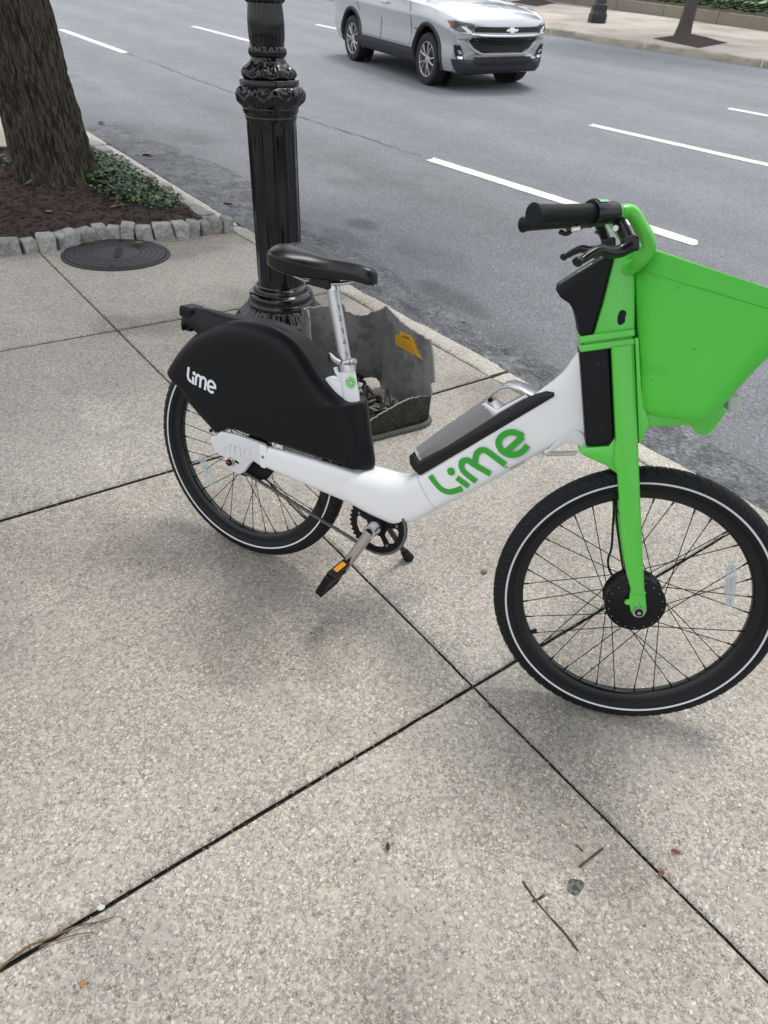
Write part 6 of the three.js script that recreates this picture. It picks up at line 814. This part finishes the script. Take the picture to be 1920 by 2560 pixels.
// ------------------------------------------------------------------ across the street: tree, lamp, planter, hedge
{
  const bark2 = pm({ map: tex(128, 256, (i, j) => { const k = 0.045 + 0.06 * fbm(i / 5, j / 20, 4, 4); return [s2(k * 1.05), s2(k * 0.95), s2(k * 0.82)]; }), roughness: 0.95 });
  const mk = (x, z, label, sd) => {
    const y = farY(x, z), t = group('pavement_tree', label, 'tree', [x, y, z], 'trees across the street');
    mesh('trunk', gridGeo(48, 40, (u, v) => { const h = 4.2 * v, a = (1 - u) * 6.2832, r = 0.155 - 0.012 * h + 0.09 * Math.exp(-h / 0.22) + 0.012 * Math.sin(a * 3 + h * 2); return [Math.cos(a) * r + 0.035 * h, h - 0.05, Math.sin(a) * r]; }, { closeU: true, uv: (p, u, v) => [u * 2, v * 4] }), bark2, t);
    const tips = []; for (let k = 0; k < 6; k++) { const a = k / 6 * 6.28 + sd, L = rr(1.6, 2.4), p2 = [Math.cos(a) * L, rr(5.5, 7.5), Math.sin(a) * L]; mesh('limb', tube([[0.13, 3.9, 0], [Math.cos(a) * 0.5 + 0.1, 4.7, Math.sin(a) * 0.5], p2], q => 0.09 - 0.07 * q, { sides: 8, seg: 10 }), bark2, t).name = 'limb' + (k ? '_00' + k : ''); tips.push(p2, [p2[0] * 0.5, 5.2, p2[2] * 0.5]); }
    const leaves = []; const lg = leafGeo(0.34, 0.14, 0.2, 2); for (let k = 0; k < 1500; k++) { const c = tips[Math.floor(rnd() * tips.length)], a = rnd() * 6.28, b = Math.acos(rr(-1, 1)), d = 1.25 * Math.cbrt(rnd()); leaves.push(lg.clone().applyMatrix4(new THREE.Matrix4().compose(V3(c[0] + Math.sin(b) * Math.cos(a) * d, Math.max(4.3, c[1] + Math.cos(b) * d * 0.8), c[2] + Math.sin(b) * Math.sin(a) * d), new THREE.Quaternion().setFromEuler(new THREE.Euler(rr(-0.7, 0.7), rnd() * 6.28, rr(-0.7, 0.7))), V3(1, 1, 1).multiplyScalar(rr(0.7, 1.3))))); }
    mesh('crown', mergeGeometries(leaves.map(plain)), pm({ color: lin(0.045, 0.085, 0.03), roughness: 0.6, side: THREE.DoubleSide }), t); return t;
  };
  mk(-12.5, -18.6, 'slim tree trunk in a square mulch pit across the street', 0.3); mk(-23.6, -24.2, 'street tree standing by the planter far behind the car', 1.1);
  const mm = pm({ color: lin(0.036, 0.022, 0.019), roughness: 1, bumpMap: tex(256, 256, (i, j) => { const v = fbm(i / 6, j / 10, 4, 5); return [v, v, v]; }, false), bumpScale: 0.03 });
  const pit = (c, hgt) => { const [A, B, C, D_] = c; const m = mesh('mulch_pit', gridGeo(26, 26, (u, v) => { const x = (A[0] * (1 - u) + B[0] * u) * (1 - v) + (D_[0] * (1 - u) + C[0] * u) * v, z = (A[1] * (1 - u) + B[1] * u) * (1 - v) + (D_[1] * (1 - u) + C[1] * u) * v, e = Math.min(u, v, 1 - u, 1 - v); return [x, farY(x, z) + 0.006 + hgt * sstep(0, 0.45, e) + 0.02 * sstep(0, 0.1, e) * fbm(x * 9, z * 9, 3, 8), z]; }, { uv: p => [p[0], p[2]] }), mm); struct(m); };
  pit([[-12.5, -17.4], [-13.0, -19.4], [-11.3, -18.75], [-10.8, -16.8]], 0.10); pit([[-22.9, -22.6], [-24.4, -25.2], [-22.4, -24.6], [-21.1, -22.2]], 0.1);
  const lx = -15.95, lz = -19.35, l2 = group('street_lamp', 'small dark lamp post base on the pavement across the street', 'lamp post', [lx, farY(lx, lz), lz]);
  const ir2 = std(0.014, 0.015, 0.02, 0.4); mesh('base', turned([[0, 0.25], [0.16, 0.25], [0.20, 0.245], [0.26, 0.215], [0.42, 0.205], [0.44, 0.17], [0.52, 0.15], [0.60, 0.12]], a => 0.012 * Math.cos(a * 8), { nu: 48 }), ir2, l2); mesh('shaft', turned([[0.58, 0.115], [0.7, 0.105], [2, 0.085], [3.3, 0.065]], a => 0.004 * Math.cos(a * 16), { nu: 64 }), ir2, l2); mesh('globe', new THREE.SphereGeometry(0.22, 20, 14).translate(0, 3.5, 0), pm({ color: lin(0.8, 0.8, 0.78), roughness: 0.3 }), l2);
  // planter wall: long low concrete stones
  const wz = x => -23.15 + 0.225 * (x + 12.8); const wallG = group('planter_wall', 'low concrete planter wall along the pavement across the street', 'wall');
  const wm = pm({ map: aggMap, bumpMap: aggBump, bumpScale: 0.002, roughness: 0.95, color: lin(0.72, 0.68, 0.58) });
  for (let k = 0; k < 14; k++) { const x0 = -34 + k * 2.4 + 0.01, x1 = x0 + 2.38; const g = []; const q = (x, y, d) => [x, farY(x, wz(x)) + y, wz(x) - d]; for (const [a, b] of [[[-0.1, 0], [0.30, 0]], [[0.30, 0], [0.325, 0.02]], [[0.325, 0.02], [0.325, 0.23]], [[0.325, 0.23], [0.0, 0.25]]]) g.push(gridGeo(12, 2, (u, v) => q(x0 + (x1 - x0) * u, a[0] + (b[0] - a[0]) * v, a[1] + (b[1] - a[1]) * v), { uv: p => [p[0] / 2.7, (p[1] + p[2]) / 2.7] })); for (const x of [x0, x1]) g.push(gridGeo(1, 1, (u, v) => q(x, -0.1 + 0.42 * v, 0.01 + 0.22 * u))); mesh('wall_stone', g, wm, wallG).name = 'wall_stone' + (k ? '_' + String(k).padStart(3, '0') : ''); }
  wm.side = THREE.DoubleSide;
  // hosta clumps with broad pale-edged leaves
  const makeClump = sd => { const P = [], C = [], I = []; let b = 0; for (let k = 0; k < 26; k++) { const a = k * 2.4 + sd, lay = k / 26, L = 0.20 + 0.06 * hash(k, sd, 1), W = L * 0.46, el = 0.25 + 0.7 * lay, r0 = 0.05 + 0.15 * (1 - lay), h = 0.16 + 0.20 * lay; const n = 8, ring = []; const cx = Math.cos(a) * (r0 + 0.08), cz = Math.sin(a) * (r0 + 0.08); for (const [s, c] of [[0.0, 0], [0.62, 0], [1, 1]]) for (let q = 0; q < 10; q++) { const t = q / 10 * 6.2832, lx_ = Math.cos(t) * L * 0.5 * s, lz_ = Math.sin(t) * W * s, cup = 0.05 * s * s - 0.03 * (lx_ > 0 ? lx_ / L : 0); const X = lx_ * Math.cos(el * 0.5), Y = h + lx_ * Math.sin(0.25 - 0.5 * lay) + cup; ring.push([cx + X * Math.cos(a) - lz_ * Math.sin(a), Y, cz + X * Math.sin(a) + lz_ * Math.cos(a)]); const v = hash(k, q, sd) * 0.3 + 0.8; C.push(...(c ? [0.30 * v, 0.40 * v, 0.24 * v] : [0.045 * v, 0.115 * v, 0.05 * v])); } ring.forEach(p => P.push(...p)); for (let m = 0; m < 2; m++) for (let q = 0; q < 10; q++) { const A = b + m * 10 + q, B = b + m * 10 + (q + 1) % 10; I.push(A, B, A + 10, B, B + 10, A + 10); } b += 30; void n; } const g = new THREE.BufferGeometry(); g.setAttribute('position', new THREE.Float32BufferAttribute(P, 3)); g.setAttribute('color', new THREE.Float32BufferAttribute(C, 3)); g.setIndex(I); g.computeVertexNormals(); return g; };
  const hm = pm({ roughness: 0.5, vertexColors: true, side: THREE.DoubleSide }); const kinds = [1, 2, 3, 4].map(makeClump);
  for (let r = 0; r < 4; r++) for (let k = 0; k < 26; k++) { const x = -24.5 + k * 0.55 + rr(-0.12, 0.12) + (r % 2) * 0.27, z = wz(x) - 0.42 - r * 0.42 + rr(-0.06, 0.06); const m = mesh('hosta_plant', kinds[(k + r) % 4], hm); m.position.set(x, farY(x, z) + 0.18 + r * 0.06, z); m.rotation.y = rr(0, 6.28); m.scale.setScalar(rr(0.95, 1.25)); top(m, 'broad leaved green plant with pale leaf edges in the planter', 'plant', 'leafy plants in the planter'); }
  // soil slope and clipped hedge behind
  struct(mesh('planter_soil', gridGeo(60, 10, (u, v) => { const x = -36 + 38 * u, z = wz(x) - 0.2 - 7 * v; return [x, farY(x, z) + 0.15 + 0.5 * v * v + 0.05 * fbm(x * 2, z * 2, 3, 4), z]; }), std(0.045, 0.036, 0.024, 1)));
  const hed = []; const lg = leafGeo(0.16, 0.06, 0.2, 2); for (let k = 0; k < 5200; k++) { const x = rr(-34, 0), z = wz(x) - rr(3.2, 4.4), h = rr(0.1, 3.0); hed.push(lg.clone().applyMatrix4(new THREE.Matrix4().compose(V3(x, farY(x, z) + h, z), new THREE.Quaternion().setFromEuler(new THREE.Euler(rr(-0.8, 0.8), rnd() * 6.28, rr(-0.8, 0.8))), V3(1, 1, 1).multiplyScalar(rr(0.8, 1.6))))); }
  const hedge = group('hedge', 'dark green clipped hedge behind the leafy planter', 'hedge'); mesh('foliage', mergeGeometries(hed.map(plain)), pm({ color: lin(0.035, 0.06, 0.022), roughness: 0.7, side: THREE.DoubleSide }), hedge); mesh('stems', box(-34, 0, 0, 2.6, -0.25, 0.25, 0.1).applyMatrix4(basisMatrix([0, 3.4, wz(-17) - 4.1], [0.977, -0.034, 0.22], [0, 1, 0], [-0.22, 0, 0.977])), std(0.02, 0.026, 0.014, 1), hedge);
}
// ------------------------------------------------------------------ small things on the ground
{
  const rust = pm({ map: tex(64, 64, (i, j) => { const n = fbm(i / 6, j / 6, 4, 3), f = hash(i, j, 2); const c = n > 0.5 ? [0.13, 0.06, 0.045] : [0.06, 0.035, 0.03]; return c.map(v => s2(v * (0.6 + 0.8 * f))); }), roughness: 0.95 });
  const wire = (pts, r, label) => { const m = mesh('rusty_wire', tube(pts.map(([x, z, y]) => [x, y ?? 0.0005, z]), t => r * (0.7 + 0.5 * Math.sin(t * 9 + 1) * 0.4 + 0.3), { sides: 7, seg: 30 }), rust); top(m, label, 'wire', 'rusty wires in the concrete'); };
  GPX.wires.forEach(([pts, r, label]) => wire(pts, r, label));
  // twig lying in the joint
  { const t = group('twig', 'thin bent brown twig lying along the sidewalk joint', 'twig'); mesh('stem', tube(GPX.twig.map(([x, z], i) => [x, 0.004 + 0.004 * (i % 2), z]), q => 0.0026 - 0.0014 * q, { sides: 7, seg: 40 }), std(0.16, 0.095, 0.045, 0.9), t); mesh('side_shoot', tube([GPX.twig[2], GPX.twig[3], GPX.twig[4]].map(([x, z], i) => [x + 0.006 + 0.004 * i, 0.007, z + 0.012]), q => 0.0016 - 0.0008 * q, { sides: 6 }), std(0.15, 0.09, 0.05, 0.9), t); }
  const leafM = (c) => pm({ color: lin(...c), roughness: 0.8, side: THREE.DoubleSide });
  GPX.leaves.forEach(([x, z, s, a, c, label], k) => { const m = mesh('fallen_leaf', leafGeo(s, s * 0.28, 0.35, 5, -0.5), leafM(c)); const y = z < -2.47 ? roadY(x, z) : z < -2.2 && x < -4.9 ? bedY(x, -2.2) : x < -5 ? bedY(x, z) : Math.abs(x + 4.735) < 0.34 && Math.abs(z + 1.375) < 0.34 ? 0.014 : 0; m.position.set(x, y + 0.006, z); m.rotation.set(0, a, rr(-0.1, 0.1)); top(m, label, 'leaf', 'fallen leaves'); });
  const sp = GPX.spall; const m = mesh('spalled_patch', gridGeo(16, 3, (u, v) => { const a = u * 6.2832, r = 0.015 * v * (0.75 + 0.5 * fbm(Math.cos(a) * 2 + 5, Math.sin(a) * 2 + 5, 3, 5)); return [sp[0] + Math.cos(a) * r, 0.0012, sp[1] - Math.sin(a) * r * 1.25]; }, { uv: p => [p[0] * 16, p[2] * 16] }), pm({ map: tex(64, 64, (i, j) => { const n = fbm(i / 5, j / 5, 4, 8); return n > 0.52 ? [0.70, 0.70, 0.66] : n > 0.42 ? [0.60, 0.61, 0.56] : [0.46, 0.47, 0.42]; }), roughness: 1, bumpMap: aggBump, bumpScale: 0.01 })); top(m, 'small grey chipped patch in the sidewalk between the rusty wires', 'patch');
  GPX.pebbles.forEach(([x, z, s, c, label]) => { const g = new THREE.SphereGeometry(s, 10, 8); g.scale(1, 0.6, 1.3); const q = g.attributes.position; for (let i = 0; i < q.count; i++) q.setXYZ(i, q.getX(i) * (1 + 0.2 * Math.sin(i)), q.getY(i), q.getZ(i)); const mm = mesh('pebble', g, std(...c, 0.8)); mm.position.set(x, s * 0.45, z); mm.rotation.y = x * 9; top(mm, label, 'pebble'); });
}
renderer.render(scene, camera);
